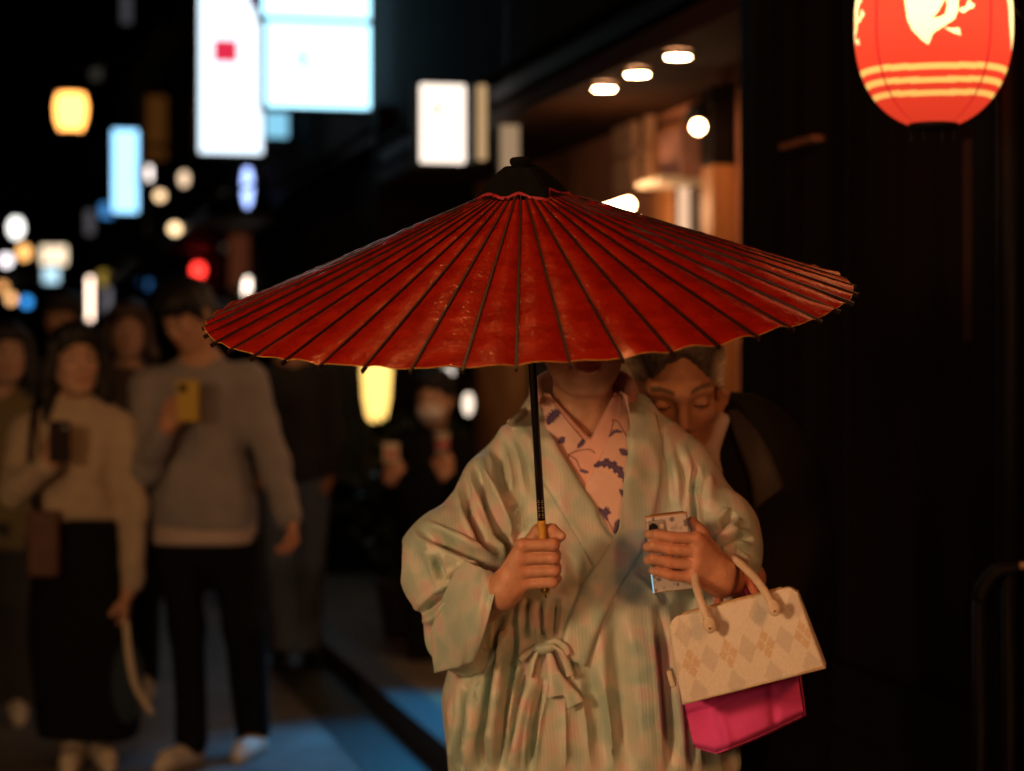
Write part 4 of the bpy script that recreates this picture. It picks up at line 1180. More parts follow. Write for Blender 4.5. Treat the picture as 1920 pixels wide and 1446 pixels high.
def drape(bvh, inner, outer, off, nu, nv, thick=.003, y_min=None):
    """a band of cloth laid on a surface: inner and outer edge as seen in the photograph"""
    a = spline(inner, 12); b = spline(outer, 12)
    def rs(P, n):
        L = np.concatenate([[0], np.cumsum(np.hypot(*np.diff(P, axis=0).T))])
        t = np.linspace(0, L[-1], n); return np.stack([np.interp(t, L, P[:, 0]), np.interp(t, L, P[:, 1])], 1)
    a = rs(a, nu); b = rs(b, nu)
    v = np.linspace(0, 1, nv)
    G = a[:, None] * (1 - v[None, :, None]) + b[:, None] * v[None, :, None]
    o = Vector((0, 0, EYE)); Y = np.full((nu, nv), np.nan)
    for i in range(nu):
        for j in range(nv):
            d = (at(G[i, j, 0], G[i, j, 1], 1.0) - o).normalized()
            hit = bvh.ray_cast(o, d)
            if hit[0] is not None: Y[i, j] = hit[0].y
    med = np.nanmedian(Y)
    Y = np.where(np.isnan(Y), med, Y)
    for _ in range(4):                                   # cloth bridges small hollows
        Z = np.pad(Y, 1, mode='edge')
        Y = np.minimum(Y, (Z[:-2, 1:-1] + Z[2:, 1:-1] + Z[1:-1, :-2] + Z[1:-1, 2:]) / 4) * .6 + .4 * (Z[:-2, 1:-1] + Z[2:, 1:-1] + Z[1:-1, :-2] + Z[1:-1, 2:]) / 4
    edge = np.clip(np.minimum(v, 1 - v) * (nv - 1) / 1.5, 0, 1)[None, :]
    Yf = Y - off - thick * np.sqrt(edge)
    Pf = np.stack([(G[..., 0] - 960) * Yf / F, Yf, EYE - (G[..., 1] - HOR) * Yf / F], -1)
    Yb = Y - off + .004
    Pb = np.stack([(G[..., 0] - 960) * Yb / F, Yb, EYE - (G[..., 1] - HOR) * Yb / F], -1)
    n = nu * nv; g = np.arange(n).reshape(nu, nv)
    q = np.stack([g[:-1, :-1], g[1:, :-1], g[1:, 1:], g[:-1, 1:]], -1).reshape(-1, 4)
    rim = []
    for e0 in (g[0, :], g[-1, ::-1], g[::-1, 0], g[:, -1]):
        rim.append(np.stack([e0[:-1], e0[1:], e0[1:] + n, e0[:-1] + n], 1))
    V = np.concatenate([Pf.reshape(-1, 3), Pb.reshape(-1, 3)])
    return V, np.concatenate([q, q[:, ::-1] + n] + rim)

def strokes(V, Q, S, amp=1.0):
    """fold the cloth: ridges and valleys drawn along lines, pushed along the surface normal"""
    n = normals(V, Q); P = to_px(V); fr = np.clip(-n[:, 1] * 1.6 + .25, 0, 1)
    disp = np.zeros(len(V))
    for pts, w, a in S:
        d, u, s = seg_dist(P, spline(pts, 6))
        m = d < 3 * w
        tp = np.clip(np.minimum(u * 4, (1 - u) * 4), 0, 1)
        disp[m] += (a * np.exp(-(d[m] / w) ** (1.25 if a < 0 else 1.7)) * tp[m])
        if a < 0:                                       # cloth heaps up beside a deep fold
            disp[m] += (-a * .45 * np.exp(-((d[m] - 1.7 * w) / (.8 * w)) ** 2) * tp[m])
    return V + n * (disp * fr * amp)[:, None]

def blush_shade(V, c, pts, col=(.60, .22, .15), w=.34, r=.008):
    for p in pts:
        k = w * np.exp(-((V - np.asarray(p)) ** 2).sum(1) / r ** 2)
        c = c * (1 - k[:, None]) + np.array(col) * k[:, None]
    return c
def W(px, py, y=W_Y): return np.array(tuple(at(px, py, y)))

def build_kimono_person():
    root = empty('person', (0.13, 3.72, 0.0), label='person in a pale green and pink robe holding the red umbrella and a phone', cat='person')
    s = 1.0
    Mh = look_matrix(Vector((.1225, 3.705, 1.377 + .112 * s)), yaw=math.radians(3), pitch=math.radians(2), roll=math.radians(-2))
    # ---- body: head and neck, trunk, both forearms and hands
    hp = head_prims(Mh, s, neck_to=np.array((.124, 3.755, 1.27)))
    hp += [ell((.124, 3.74, 1.245), (.13, .085, .07), .05)]
    V, Q = surf(hp, .0023); V = relax(V, Q, 1, .4)
    parts = [(V, Q, head_colors(V, Mh, SKIN_F, s, lips=(.30, .06, .05)))]
    trunk = [loft([(.10, .12, 3.75, .10, .08), (.8, .12, 3.75, .14, .10), (1.0, .12, 3.75, .12, .09), (1.22, .124, 3.745, .15, .09), (1.30, .124, 3.745, .07, .06)], .03)]
    V, Q = surf(trunk, .012); parts.append((V, Q, SKIN_F))
    # right hand round the grip
    g0 = pole_at(1053); g0y = g0[1]
    ex = np.array((1.0, 0, 0)); ex = ex - U_U * (ex @ U_U); ex /= np.linalg.norm(ex); ey = np.cross(U_U, ex)
    def G(x, y, z): return g0 + ex * x + ey * y + U_U * z
    fist = []
    wr = W(943, 1108, g0y + .012)
    zs = (.0325, .0110, -.0105, -.0300); rad = (.0104, .0107, .0102, .0090)
    mc = (-.033, -.037, -.036, -.031)
    for i in range(4):
        mcp = G(mc[i], -.010, zs[i] - .001 * i); pip = G(.0165 - (.004 if i == 3 else 0), -.0165, zs[i] - .001); dip = G(.0185, .007, zs[i] - .002); tip = G(.002, .0175, zs[i] - .002)
        r = rad[i]
        fist += [rcone(wr + np.array((0, 0, .010 - .007 * i)), mcp, .0175, r * 1.02, .012)]
    for i in range(4):
        mcp = G(mc[i], -.010, zs[i] - .001 * i); pip = G(.0165 - (.004 if i == 3 else 0), -.0165, zs[i] - .001); dip = G(.0185, .007, zs[i] - .002); tip = G(.002, .0175, zs[i] - .002)
        r = rad[i]
        fist += finger([mcp, pip, dip, tip], [r, r * .96, r * .88, r * .75], .0045)
    fist += finger([wr + np.array((.01, .012, .012)), G(-.026, .018, .020), G(-.006, .019, .046), G(.016, .010, .049), G(.030, .003, .040)], [.017, .0135, .0105, .0095, .0082], .007)
    elb = W(862, 1150, 3.60)
    fist += [rcone(wr, wr * .5 + elb * .5 + np.array((0, 0, -.004)), .0255, .031, .02), rcone(wr * .5 + elb * .5, elb, .031, .036, .02)]
    V, Q = surf(fist, .0016); V = relax(V, Q, 1, .35)
    d = to_px(V); c = np.tile(SKIN_F * np.array((.90, .76, .70)), (len(V), 1))
    front = np.array((0, -.010, 0))
    c = blush_shade(V, c, [G(mc[i], -.010, zs[i]) + front for i in range(4)] + [G(.0165, -.0165, zs[i]) + front for i in range(4)])
    c = blush_shade(V, c, [G(x, -.024, (zs[i] + zs[i + 1]) / 2) for i in range(3) for x in (-.020, -.010, 0.0, .010, .018)], (.22, .07, .04), .55, .0042)  # shade between the fingers painted into the skin colour
    c = blush_shade(V, c, [G(.031, -.004, .043)], (.72, .48, .40), .7, .0055)
    parts.append((V, Q, c))
    # left hand on the back of the phone
    yp = 3.515
    H = []
    ys = [(1306, 1010), (1308, 1036), (1306, 1060), (1300, 1083)]
    pips = [(1262, 1008), (1255, 1030), (1254, 1055), (1258, 1079)]
    dips = [(1232, 1003), (1226, 1023), (1226, 1048), (1234, 1072)]
    tps = [(1216, 1002), (1214, 1026), (1215, 1050), (1224, 1070)]
    w2 = W(1352, 1083, yp + .012)
    for i in range(4):
        H += [rcone(w2 + np.array((0, 0, .014 - .009 * i)), W(*ys[i], yp - .020), .019, .0125, .014)]
    for i in range(4):
        r = (.0095, .0098, .0095, .0085)[i]
        H += finger([W(*ys[i], yp - .020), W(*pips[i], yp - .0235), W(*dips[i], yp - .020), W(*tps[i], yp - .006)], [r * 1.08, r, r * .94, r * .82], .0025)
    H += finger([w2 + np.array((-.005, .008, .015)), W(1330, 1035, yp + .014), W(1312, 1000, yp + .016), W(1298, 978, yp + .012)], [.019, .0155, .0120, .0090], .010)
    e2 = W(1400, 1085, 3.62)
    H += [rcone(w2, e2, .0265, .033, .02)]
    V, Q = surf(H, .0016); V = relax(V, Q, 1, .35)
    c = np.tile(SKIN_F * np.array((.90, .74, .68)), (len(V), 1))
    c = blush_shade(V, c, [W(*p, yp - .030) for p in ys + pips])
    c = blush_shade(V, c, [W(*p, yp - .016) for p in tps], (.70, .44, .34), .6, .006)
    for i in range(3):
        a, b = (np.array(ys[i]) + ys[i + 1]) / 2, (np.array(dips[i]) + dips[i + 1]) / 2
        c = blush_shade(V, c, [W(*(a + (b - a) * t), yp - .026) for t in (.25, .4, .55, .7, .85)], (.20, .06, .04), .5, .0040)  # dark gaps between these fingers are shade painted on the skin
    parts.append((V, Q, c))
    # feet
    for q in (-1, 1):
        V, Q = surf(shoe((.12 + q * .07, 3.73), 0), .01); parts.append((V + np.array((0, 0, .03)), Q, (.8, .78, .72)))
    V, Q, C = join(parts)
    link('body', np_mesh('body', V, Q, col=C), M['skin'], root, True)
    V, Q = hair_mesh(Mh, s * 1.0, 'updo', .0045, 3)
    link('hair', np_mesh('hair', V, Q), M['hair'], root, True)
    for q in (-1, 1):
        bm = bmesh.new()
        me = box_me('sandal', .12 + q * .07 - .042, .12 + q * .07 + .042, 3.54, 3.78, .0, .032, .012)
        link('sandal', me, M['cream'], root, True)
    # ---- the silk below the robe
    kp = [loft([(.06, .12, 3.74, .13, .11), (.5, .12, 3.74, .165, .12), (.9, .12, 3.735, .165, .125), (1.05, .12, 3.735, .160, .120), (1.2, .121, 3.737, .152, .113),
                (1.285, .123, 3.742, .120, .092), (1.335, .124, 3.748, .080, .072), (1.375, .124, 3.755, .066, .066)], .03),
          prism_px([(1028, 700), (1156, 700), (1150, 742), (1107, 822), (1036, 745)], 3.5, 3.80, .006)]
    V, Q = surf(kp, .0045)
    bvk = BVHTree.FromPolygons([tuple(v) for v in V], [tuple(int(i) for i in f) for f in Q])
    kim = link('kimono', np_mesh('kimono', V, Q, col=paint_silk(V, PINK)), M['kimono'], root, True)
    bands = [('under_collar', [(1031, 738), (1062, 772), (1106, 818), (1128, 838)], [(1012, 750), (1040, 790), (1085, 838), (1108, 862)], .002, PLAIN, False),
             ('collar', [(1022, 735), (1047, 768), (1097, 827), (1116, 848)], [(1008, 752), (1020, 795), (1046, 850), (1070, 885)], .006, PINK, True),
             ('under_collar', [(1152, 736), (1139, 764), (1107, 816), (1052, 868)], [(1176, 745), (1172, 790), (1146, 868), (1096, 930)], .011, PLAIN, True),
             ('collar', [(1163, 733), (1156, 784), (1128, 850), (1100, 908), (1086, 935)], [(1177, 742), (1183, 800), (1181, 880), (1170, 950), (1150, 1020)], .018, PINK, True)]
    for name, a, b, off, base, pat in bands:
        V, Q = drape(bvk, a, b, off, 220, 64, .004)
        c = paint_silk(V, base) if pat else np.tile(base, (len(V), 1))
        link(name, np_mesh(name, V, Q, col=c), M['kimono'], kim, True)
    # standing collar behind the neck
    pts = [W(1012, 760, 3.70), W(1008, 738, 3.765), W(1045, 725, 3.83), W(1097, 720, 3.855), W(1150, 725, 3.83), W(1182, 738, 3.765), W(1178, 760, 3.70)]
    V, Q = tube(spline(pts, 6), .014, 10); V[:, 2] = 1.365 + (V[:, 2] - 1.365) * 1.6
    link('collar', np_mesh('collar', V, Q, col=np.tile(PINK, (len(V), 1))), M['kimono'], kim, True)

    # ---- the robe: trunk, shoulders, two wide sleeves
    R = [loft([(.42, .145, 3.72, .25, .165), (.727, .140, 3.715, .249, .160), (.861, .108, 3.715, .237, .150), (.998, .128, 3.720, .192, .140),
               (1.135, .135, 3.722, .178, .134), (1.227, .133, 3.730, .168, .126), (1.30, .128, 3.738, .125, .104)], .04),
         rcone(W(1024, 812, 3.74), W(940, 900, 3.71), .054, .056, .05), rcone(W(1175, 806, 3.74), W(1262, 876, 3.71), .054, .058, .05),
         rcone(W(1012, 768, 3.74), W(1040, 752, 3.83), .028, .028, .03), rcone(W(1040, 752, 3.83), W(1150, 752, 3.83), .028, .028, .03), rcone(W(1150, 752, 3.83), W(1184, 768, 3.74), .028, .028, .03),
         # sleeve of the umbrella arm
         rcone(W(922, 925, 3.68), W(846, 1050, 3.62), .056, .072, .04), rcone(W(845, 1050, 3.62), W(895, 1120, 3.56), .072, .052, .04),
         rcone(W(838, 1060, 3.62), W(848, 1190, 3.62), .066, .036, .05), rcone(W(890, 1120, 3.57), W(872, 1215, 3.60), .044, .022, .04),
         rcone(W(848, 1190, 3.62), W(872, 1215, 3.60), .036, .022, .04),
         # sleeve of the phone arm
         rcone(W(1268, 890, 3.70), W(1352, 1000, 3.65), .056, .058, .04), rcone(W(1352, 1000, 3.65), W(1368, 1050, 3.60), .058, .046, .04),
         rcone(W(1368, 1050, 3.62), W(1352, 1180, 3.66), .042, .030, .04), rcone(W(1352, 1180, 3.66), W(1352, 1420, 3.70), .030, .030, .05),
         # sleeve openings
         ell(W(930, 1138, 3.535), (.040, .034, .075), .006, 's', mat3(Matrix.Rotation(math.radians(20), 3, 'Y'))),
         ell(W(1340, 1098, 3.575), (.032, .038, .040), .006, 's'),
         prism_px([(927, 1080), (952, 1086), (960, 1170), (925, 1222), (901, 1216)], 3.40, 3.605, .008),
         prism_px([(1011, 715), (1173, 715), (1178, 800), (1176, 870), (1166, 940), (1152, 1000), (1095, 912), (1055, 848), (1028, 795)], 3.40, 3.735, .004)]
    V, Q = surf(R, .0034)
    V = relax(V, Q, 2, .5)
    S = [([(782, 981), (800, 1000), (834, 1017), (899, 1051), (938, 1072)], 11, -.018), ([(775, 1032), (830, 1046), (890, 1078)], 15, .010),
         ([(818, 1045), (832, 1096)], 9, -.011), ([(832, 1096), (870, 1078), (920, 1072)], 8, -.009),
         ([(782, 1158), (815, 1130), (865, 1092)], 10, -.013), ([(795, 1172), (840, 1142), (880, 1110)], 12, .007),
         ([(905, 850), (932, 950), (952, 1020)], 14, .011), ([(888, 860), (912, 940), (936, 1010), (968, 1062)], 9, -.014), ([(868, 885), (880, 960), (912, 1035)], 8, -.010),
         ([(958, 950), (972, 1000)], 16, .009), ([(940, 1000), (950, 1045), (966, 1078)], 9, -.015), ([(926, 832), (940, 870), (946, 935)], 10, -.008),
         ([(960, 800), (985, 850), (1000, 930)], 9, -.006), ([(975, 795), (1003, 860), (1020, 930)], 12, .005),
         ([(938, 1150), (930, 1250), (915, 1350), (905, 1450)], 9, -.018), ([(951, 1150), (945, 1250), (935, 1350), (925, 1450)], 8, .011),
         ([(968, 1130), (965, 1230), (946, 1350), (936, 1450)], 7, -.015), ([(992, 1240), (967, 1320), (948, 1450)], 8, -.013),
         ([(1010, 1250), (985, 1330), (966, 1450)], 9, .010), ([(1020, 1270), (1002, 1360), (992, 1450)], 7, -.011), ([(1042, 1120), (1036, 1200)], 9, -.013),
         ([(1014, 1125), (1018, 1205)], 6, -.009), ([(990, 1120), (985, 1200)], 7, -.010), ([(872, 1280), (882, 1340), (868, 1450)], 9, -.013), ([(848, 1300), (858, 1380), (862, 1450)], 12, .008),
         ([(845, 1105), (850, 1180), (835, 1240)], 10, -.007), ([(888, 1120), (872, 1195)], 8, -.007),
         ([(905, 1240), (895, 1330), (885, 1450)], 8, .008),
         ([(1305, 870), (1300, 950), (1308, 1015)], 7, -.014), ([(1326, 880), (1332, 960)], 12, .006), ([(1350, 990), (1378, 962)], 9, -.014), ([(1338, 1030), (1380, 1010), (1412, 1012)], 7, -.011),
         ([(1345, 1015), (1385, 990)], 8, .006), ([(1368, 1040), (1402, 1062)], 7, -.009), ([(1236, 1130), (1242, 1250), (1262, 1450)], 12, -.013), ([(1150, 1130), (1165, 1300), (1180, 1450)], 18, -.008),
         ([(1200, 1150), (1215, 1300), (1225, 1450)], 20, .007), ([(1100, 1240), (1120, 1340), (1130, 1450)], 14, -.007), ([(1060, 1300), (1062, 1450)], 10, .005),
         ([(1230, 800), (1250, 880), (1258, 960)], 12, -.005), ([(1262, 830), (1285, 900), (1290, 980)], 10, -.006), ([(1045, 1010), (1075, 1060), (1085, 1130)], 16, -.006),
         ([(1190, 1060), (1230, 1090), (1260, 1130)], 12, -.008), ([(1286, 1200), (1290, 1320), (1300, 1450)], 10, -.010)]
    S = [(p_, w_ * (.85 if a_ < 0 else 1.0), a_) for p_, w_, a_ in S]
    V = strokes(V, Q, S, 1.9)
    low = np.clip((1.02 - V[:, 2]) / .3, 0, 1)
    n = normals(V, Q)
    V = V + n * (Waves(31, 26, stretch=(1, 1, .10))(V) * .008 * low + Waves(33, 45, stretch=(1, 1, .5))(V) * .0018 + Waves(35, 110, stretch=(1, 1, .6))(V) * .0007)[:, None]
    # sharp small creases, slanting on the arms, upright below
    arm = np.clip((V[:, 2] - .95) / .08, 0, 1)
    rd = np.abs(Waves(41, 30, stretch=(1, 1, .7))(V)); rl = np.abs(Waves(43, 34, stretch=(1, 1, .12))(V))
    V = V + n * ((np.clip(rd, 0, .9) * .0042 - .002) * arm + (np.clip(rl, 0, .9) * .0050 - .0025) * (1 - arm))[:, None]
    robe = link('robe', np_mesh('robe', V, Q), M['robe'], root, True)
    bvr = BVHTree.FromPolygons([tuple(v) for v in V], [tuple(int(i) for i in f) for f in Q])
    for a, b, off in (([(1009, 742), (1026, 795), (1053, 848), (1093, 912), (1152, 1003), (1170, 1035)], [(950, 790), (972, 830), (1000, 880), (1042, 945), (1098, 1040), (1120, 1080)], .002),
                      ([(1176, 742), (1181, 800), (1179, 870), (1168, 940), (1150, 1003), (1104, 1078), (1066, 1160), (1048, 1230)], [(1232, 778), (1241, 830), (1240, 890), (1228, 960), (1205, 1030), (1160, 1105), (1122, 1185), (1100, 1250)], .006)):
        V, Q = drape(bvr, a, b, off, 90, 14, .005)
        link('lapel', np_mesh('lapel', V, Q), M['robe'], robe, True)
    # the front of the hanging sleeve: a sheet with a free edge at the wrist and a free foot
    Lp = spline([tuple(at(866, 1048, 3.515)), tuple(at(846, 1085, 3.520)), tuple(at(822, 1140, 3.535)), tuple(at(808, 1195, 3.560)), tuple(at(814, 1262, 3.590))], 10)
    Rp = spline([tuple(at(926, 1074, 3.475)), tuple(at(930, 1096, 3.440)), tuple(at(921, 1140, 3.430)), tuple(at(908, 1190, 3.455)), tuple(at(890, 1240, 3.505))], 10)
    nu2, nv2 = len(Lp), 26
    vv = np.linspace(0, 1, nv2)[None, :, None]; uu = np.linspace(0, 1, nu2)[:, None]
    Sg = Lp[:, None] * (1 - vv) + Rp[:, None] * vv
    bul = np.sin(np.pi * vv[..., 0]) * .016
    fold = .0045 * np.sin(vv[..., 0] * 9 + uu * 2.2) * np.sin(np.pi * np.clip(vv[..., 0] * 1.05, 0, 1)) + .0025 * np.sin(vv[..., 0] * 21 - uu * 5) * vv[..., 0]
    Sg[..., 1] -= bul + fold
    Sb = Sg.copy(); Sb[..., 1] += .004
    g = np.arange(nu2 * nv2).reshape(nu2, nv2); nn = nu2 * nv2
    q = np.stack([g[:-1, :-1], g[1:, :-1], g[1:, 1:], g[:-1, 1:]], -1).reshape(-1, 4)
    rim = [np.stack([e0[:-1], e0[1:], e0[1:] + nn, e0[:-1] + nn], 1) for e0 in (g[0, :], g[-1, ::-1], g[::-1, 0], g[:, -1])]
    link('sleeve_fold', np_mesh('sleeve_fold', np.concatenate([Sg.reshape(-1, 3), Sb.reshape(-1, 3)]), np.concatenate([q, q[:, ::-1] + nn] + rim)), M['robe'], robe, True)
    # the tie: knot, two loops, two tails
    def ribbon(pts, w0, w1, off0, off1, name='tie'):
        a, b = [], []
        P = np.array(pts, float); T = np.gradient(P, axis=0); T /= np.hypot(*T.T)[:, None]; Nn = np.stack([-T[:, 1], T[:, 0]], 1)
        ww = np.linspace(w0, w1, len(P))[:, None]
        V, Q = drape(bvr, P - Nn * ww, P + Nn * ww, (off0 + off1) / 2, 30, 7, .004)
        link(name, np_mesh(name, V, Q), M['robe'], robe, True)
    ribbon([(1012, 1208), (1000, 1215), (985, 1228), (976, 1238)], 5, 8, .012, .012)
    ribbon([(1008, 1222), (1000, 1240), (992, 1262), (990, 1268)], 4, 9, .018, .014)
    ribbon([(1020, 1208), (1040, 1202), (1058, 1212), (1066, 1228)], 5, 8, .016, .016)
    ribbon([(1036, 1212), (1052, 1222), (1062, 1242), (1070, 1268)], 4, 8, .020, .016)
    ribbon([(1030, 1225), (1036, 1255), (1044, 1285), (1048, 1305)], 6, 22, .014, .010)
    ribbon([(1044, 1262), (1058, 1285), (1072, 1305), (1080, 1322)], 6, 18, .018, .012)
    kn = [ell(W(1018, 1213, 3.535), (.016, .012, .011), .01), ell(W(1030, 1211, 3.532), (.012, .012, .009), .008)]
    hitp = bvr.ray_cast(Vector((0, 0, EYE)), (at(1022, 1213, 1) - Vector((0, 0, EYE))).normalized())[0]
    kn = [ell(np.array(tuple(hitp)) + (-.006, -.012, 0), (.015, .012, .011), .01), ell(np.array(tuple(hitp)) + (.008, -.014, .002), (.011, .012, .009), .008)]
    V, Q = surf(kn, .002)
    link('knot', np_mesh('knot', V, Q), M['robe'], robe, True)
    # sleeve of the kimono showing in the cuff of the phone arm
    V, Q = surf([rcone(W(1355, 1095, 3.60), W(1362, 1140, 3.60), .020, .018, .01), ell(W(1350, 1092, 3.56), (.026, .03, .03), .004, 's')], .003)
    P = to_px(V); c = np.tile(np.array((.62, .55, .52)), (len(V), 1)); c[inside_poly(P, [(1366, 1085), (1378, 1090), (1376, 1115), (1366, 1118)])] = PURP
    link('inner_sleeve', np_mesh('inner_sleeve', V, Q, col=c), M['kimono'], kim, True)
    return root
woman = build_kimono_person()
# ------------------------------------------------------------------ phone and bags in her hands
M['phone_case'] = mat('speckled_phone_case', (.6, .52, .5), .3, .05, 60, attr=True, coat=.3)
M['phone_case_plain'] = mat('grey_phone_plate', (.34, .30, .30), .35)
def speckle(V, seed, base, spot, n, lo, hi, r0, r1):
    r = np.random.default_rng(seed); c = np.tile(np.array(base, float), (len(V), 1))
    for _ in range(n):
        p = r.uniform(lo, hi); rad = r.uniform(r0, r1); q = r.uniform(.6, 1.6)
        d = np.hypot((V[:, 0] - p[0]) * q, V[:, 2] - p[1]) / rad
        c[d < 1] = np.array(base) * .55 + np.array(spot) * .45 if r.random() < .5 else spot
    return c
def grid_box(w, h, t, nx, nz, bev=.002):
    """box facing -Y with a fine front and back for printed colour"""
    V, Q = [], []
    x = np.linspace(-w / 2, w / 2, nx); z = np.linspace(-h / 2, h / 2, nz)
    X, Z = np.meshgrid(x, z, indexing='ij')
    e = np.minimum(np.minimum(X + w / 2, w / 2 - X), np.minimum(Z + h / 2, h / 2 - Z))
    inset = bev * np.clip(1 - e / bev, 0, 1) ** 2
    f = np.stack([X, -t / 2 + inset, Z], -1).reshape(-1, 3); b = np.stack([X, t / 2 - inset, Z], -1).reshape(-1, 3)
    g = np.arange(nx * nz).reshape(nx, nz); n = nx * nz
    q = np.stack([g[:-1, :-1], g[1:, :-1], g[1:, 1:], g[:-1, 1:]], -1).reshape(-1, 4)
    rim = [np.stack([a[1:], a[:-1], a[:-1] + n, a[1:] + n], 1) for a in (g[:, 0], g[-1, :], g[::-1, -1], g[0, ::-1])]
    return np.concatenate([f, b]), np.concatenate([q, q[:, ::-1] + n] + rim)
def build_phone():
    c = at(1257, 1036, 3.517)
    root = empty('smartphone', c, label='phone in a white speckled case held against the pale green robe', cat='phone')
    root.rotation_euler = (math.radians(12), math.radians(-7), math.radians(-4))
    V, Q = grid_box(.070, .132, .010, 60, 110, .003)
    col = speckle(V, 5, (.62, .55, .53), (.22, .19, .20), 90, (-.035, -.066), (.035, .066), .0012, .0042)
    col[V[:, 1] > -.0045] = (.45, .27, .12)
    case = link('case', np_mesh('case', V, Q, col=col), M['phone_case'], root)
    box('camera_island', -.030, -.003, -.0068, -.0048, .038, .059, M['phone_case_plain'], root, .003)
    for x, z in ((-.023, .048),):
        V, Q = lathe([(.0001, 0), (.0072, 0), (.0075, .002), (.0055, .003), (.0001, .0026)], 20)
        V = np.stack([V[:, 0] + x, -.0070 - V[:, 2], V[:, 1] + z], 1)
        link('lens', np_mesh('lens', V, Q[:, ::-1]), M['glass'], root)
    box('flash', -.0125, -.005, -.0084, -.0070, .045, .052, M['cream'], root, .001)
    box('top_edge', -.026, .030, -.003, .0045, .0655, .0672, mat('gold_phone_edge', (.40, .17, .05), .35, metal=.6), root, .0006)
    box('screen', -.0325, .0325, .0049, .0062, -.062, .062, glow('lit_screen', (.30, .75, 1.0), .12), root)
    box('screen_edge', -.0362, -.0346, -.0010, .0046, -.066, -.030, glow('screen_edge_light', (.30, .78, 1.0), 1.3), root)
build_phone()

M['brocade'] = mat('cream_brocade', (.6, .5, .4), .7, .08, 300, attr=True, sheen=.2, bump=.25, bscale=900)
M['brocade_plain'] = mat('cream_leather', (.70, .57, .43), .6, .08, 60, bump=.12, bscale=500)
M['pink'] = mat('pink_paper_bag', (.80, .075, .34), .85, .08, 14, bump=.1, bscale=60)
def build_handbag():
    yb = 3.46
    cx, cyp = 1394, 1205
    root = empty('handbag', at(cx, cyp, yb), label='cream brocade handbag with orange diamond pattern hanging from the forearm', cat='handbag')
    roll = math.radians(-15.5)
    root.rotation_euler = (0, roll, math.radians(-9))
    w, h, t = .237, .138, .075
    nx, nz, ny = 90, 60, 12
    # shell: wider foot, narrower rounded top
    V, Q = [], []
    ang = np.linspace(0, 2 * np.pi, 64, endpoint=False)
    rows = np.linspace(0, 1, nz)
    def half(v):
        tw = 1.0 - .10 * v                       # width narrows upward
        tt = (1.0 - .55 * v ** 1.6)              # depth narrows upward
        return tw, tt
    X = np.linspace(-1, 1, nx)
    front, back = [], []
    for v in rows:
        tw, tt = half(v)
        ed = np.clip((1 - np.abs(X)) / .035, 0, 1); rnd = np.sqrt(1 - (1 - ed) ** 2)
        cor = np.clip((v - .93) / .07, 0, 1)
        z = -h / 2 + h * v - .012 * cor * np.clip((np.abs(X) - .86) / .14, 0, 1) ** 2
        y = t / 2 * tt * (.86 + .14 * rnd)
        foot = np.clip(v / .05, 0, 1); y = y * (.9 + .1 * np.sqrt(1 - (1 - foot) ** 2))
        front.append(np.stack([X * w / 2 * tw, -y, z], 1)); back.append(np.stack([X * w / 2 * tw, y, z], 1))
    f = np.array(front).reshape(-1, 3); b = np.array(back).reshape(-1, 3)
    n = nx * nz; g = np.arange(n).reshape(nz, nx)
    q = np.stack([g[:-1, :-1], g[:-1, 1:], g[1:, 1:], g[1:, :-1]], -1).reshape(-1, 4)
    rim = [np.stack([a[1:], a[:-1], a[:-1] + n, a[1:] + n], 1) for a in (g[0, :], g[:, -1], g[-1, ::-1], g[::-1, 0])]
    V = np.concatenate([f, b]); Q = np.concatenate([q, q[:, ::-1] + n] + rim)
    V[:, 1] += .0012 * Waves(2, 60)(V)
    # woven diamonds
    a = (V[:, 0] + .010) / .031; c = (V[:, 2] + .008) / .049
    p, r = a + c, a - c
    ip, ir = np.floor(p).astype(int), np.floor(r).astype(int); fp, fr = p - ip, r - ir
    base = np.array((.79, .72, .62)); col = np.tile(base, (len(V), 1))
    grey = ((ip % 2 == 0) & (ir % 2 == 0)); col[grey] = (.67, .60, .52)
    org = ((ip % 2 == 1) & (ir % 2 == 1) & ((ip // 2 + ir // 2) % 2 == 0))
    thin = (np.abs(fp - .5) < .035) | (np.abs(fr - .5) < .035)
    col[org] = (.70, .53, .36); col[org & thin] = base
    link('shell', np_mesh('shell', V, Q, col=col), M['brocade'], root)
    # end gusset, piping, clasp tab, top slot
    V, Q = tube([(-w / 2 * .985, -.026, -h / 2 + .006), (-w / 2 * .96, -.020, 0), (-w / 2 * .90, -.012, h / 2 - .012)], .0030, 8)
    link('piping', np_mesh('piping', V, Q), M['brocade_plain'], root)
    V, Q = tube([(-w / 2, -t / 2 + .002, -h / 2 + .003), (w / 2, -t / 2 + .002, -h / 2 + .003)], .0028, 8)
    link('piping', np_mesh('piping', V, Q), M['brocade_plain'], root)
    me = box_me('clasp_tab', -w / 2 - .014, -w / 2 - .005, -.018, .012, -.040, -.012, .003)
    link('clasp_tab', me, M['brocade_plain'], root)
    box('zip', -w / 2 * .7, w / 2 * .7, -.004, .004, h / 2 - .002, h / 2 + .003, M['strut'], root, .001)
    return root
bag = build_handbag()
def handle(name, pts, m, r=.0068, parent=None):
    V, Q = tube(spline(pts, 8), r, 12)
    return link(name, np_mesh(name, V, Q), m, parent, True)
handle('handle', [at(1330, 1177, 3.424), at(1322, 1150, 3.428), at(1310, 1115, 3.445), at(1304, 1085, 3.48), at(1316, 1058, 3.53), at(1345, 1040, 3.56), at(1378, 1050, 3.53), at(1410, 1078, 3.47), at(1436, 1112, 3.425), at(1452, 1144, 3.405)], M['brocade_plain'], parent=bag)
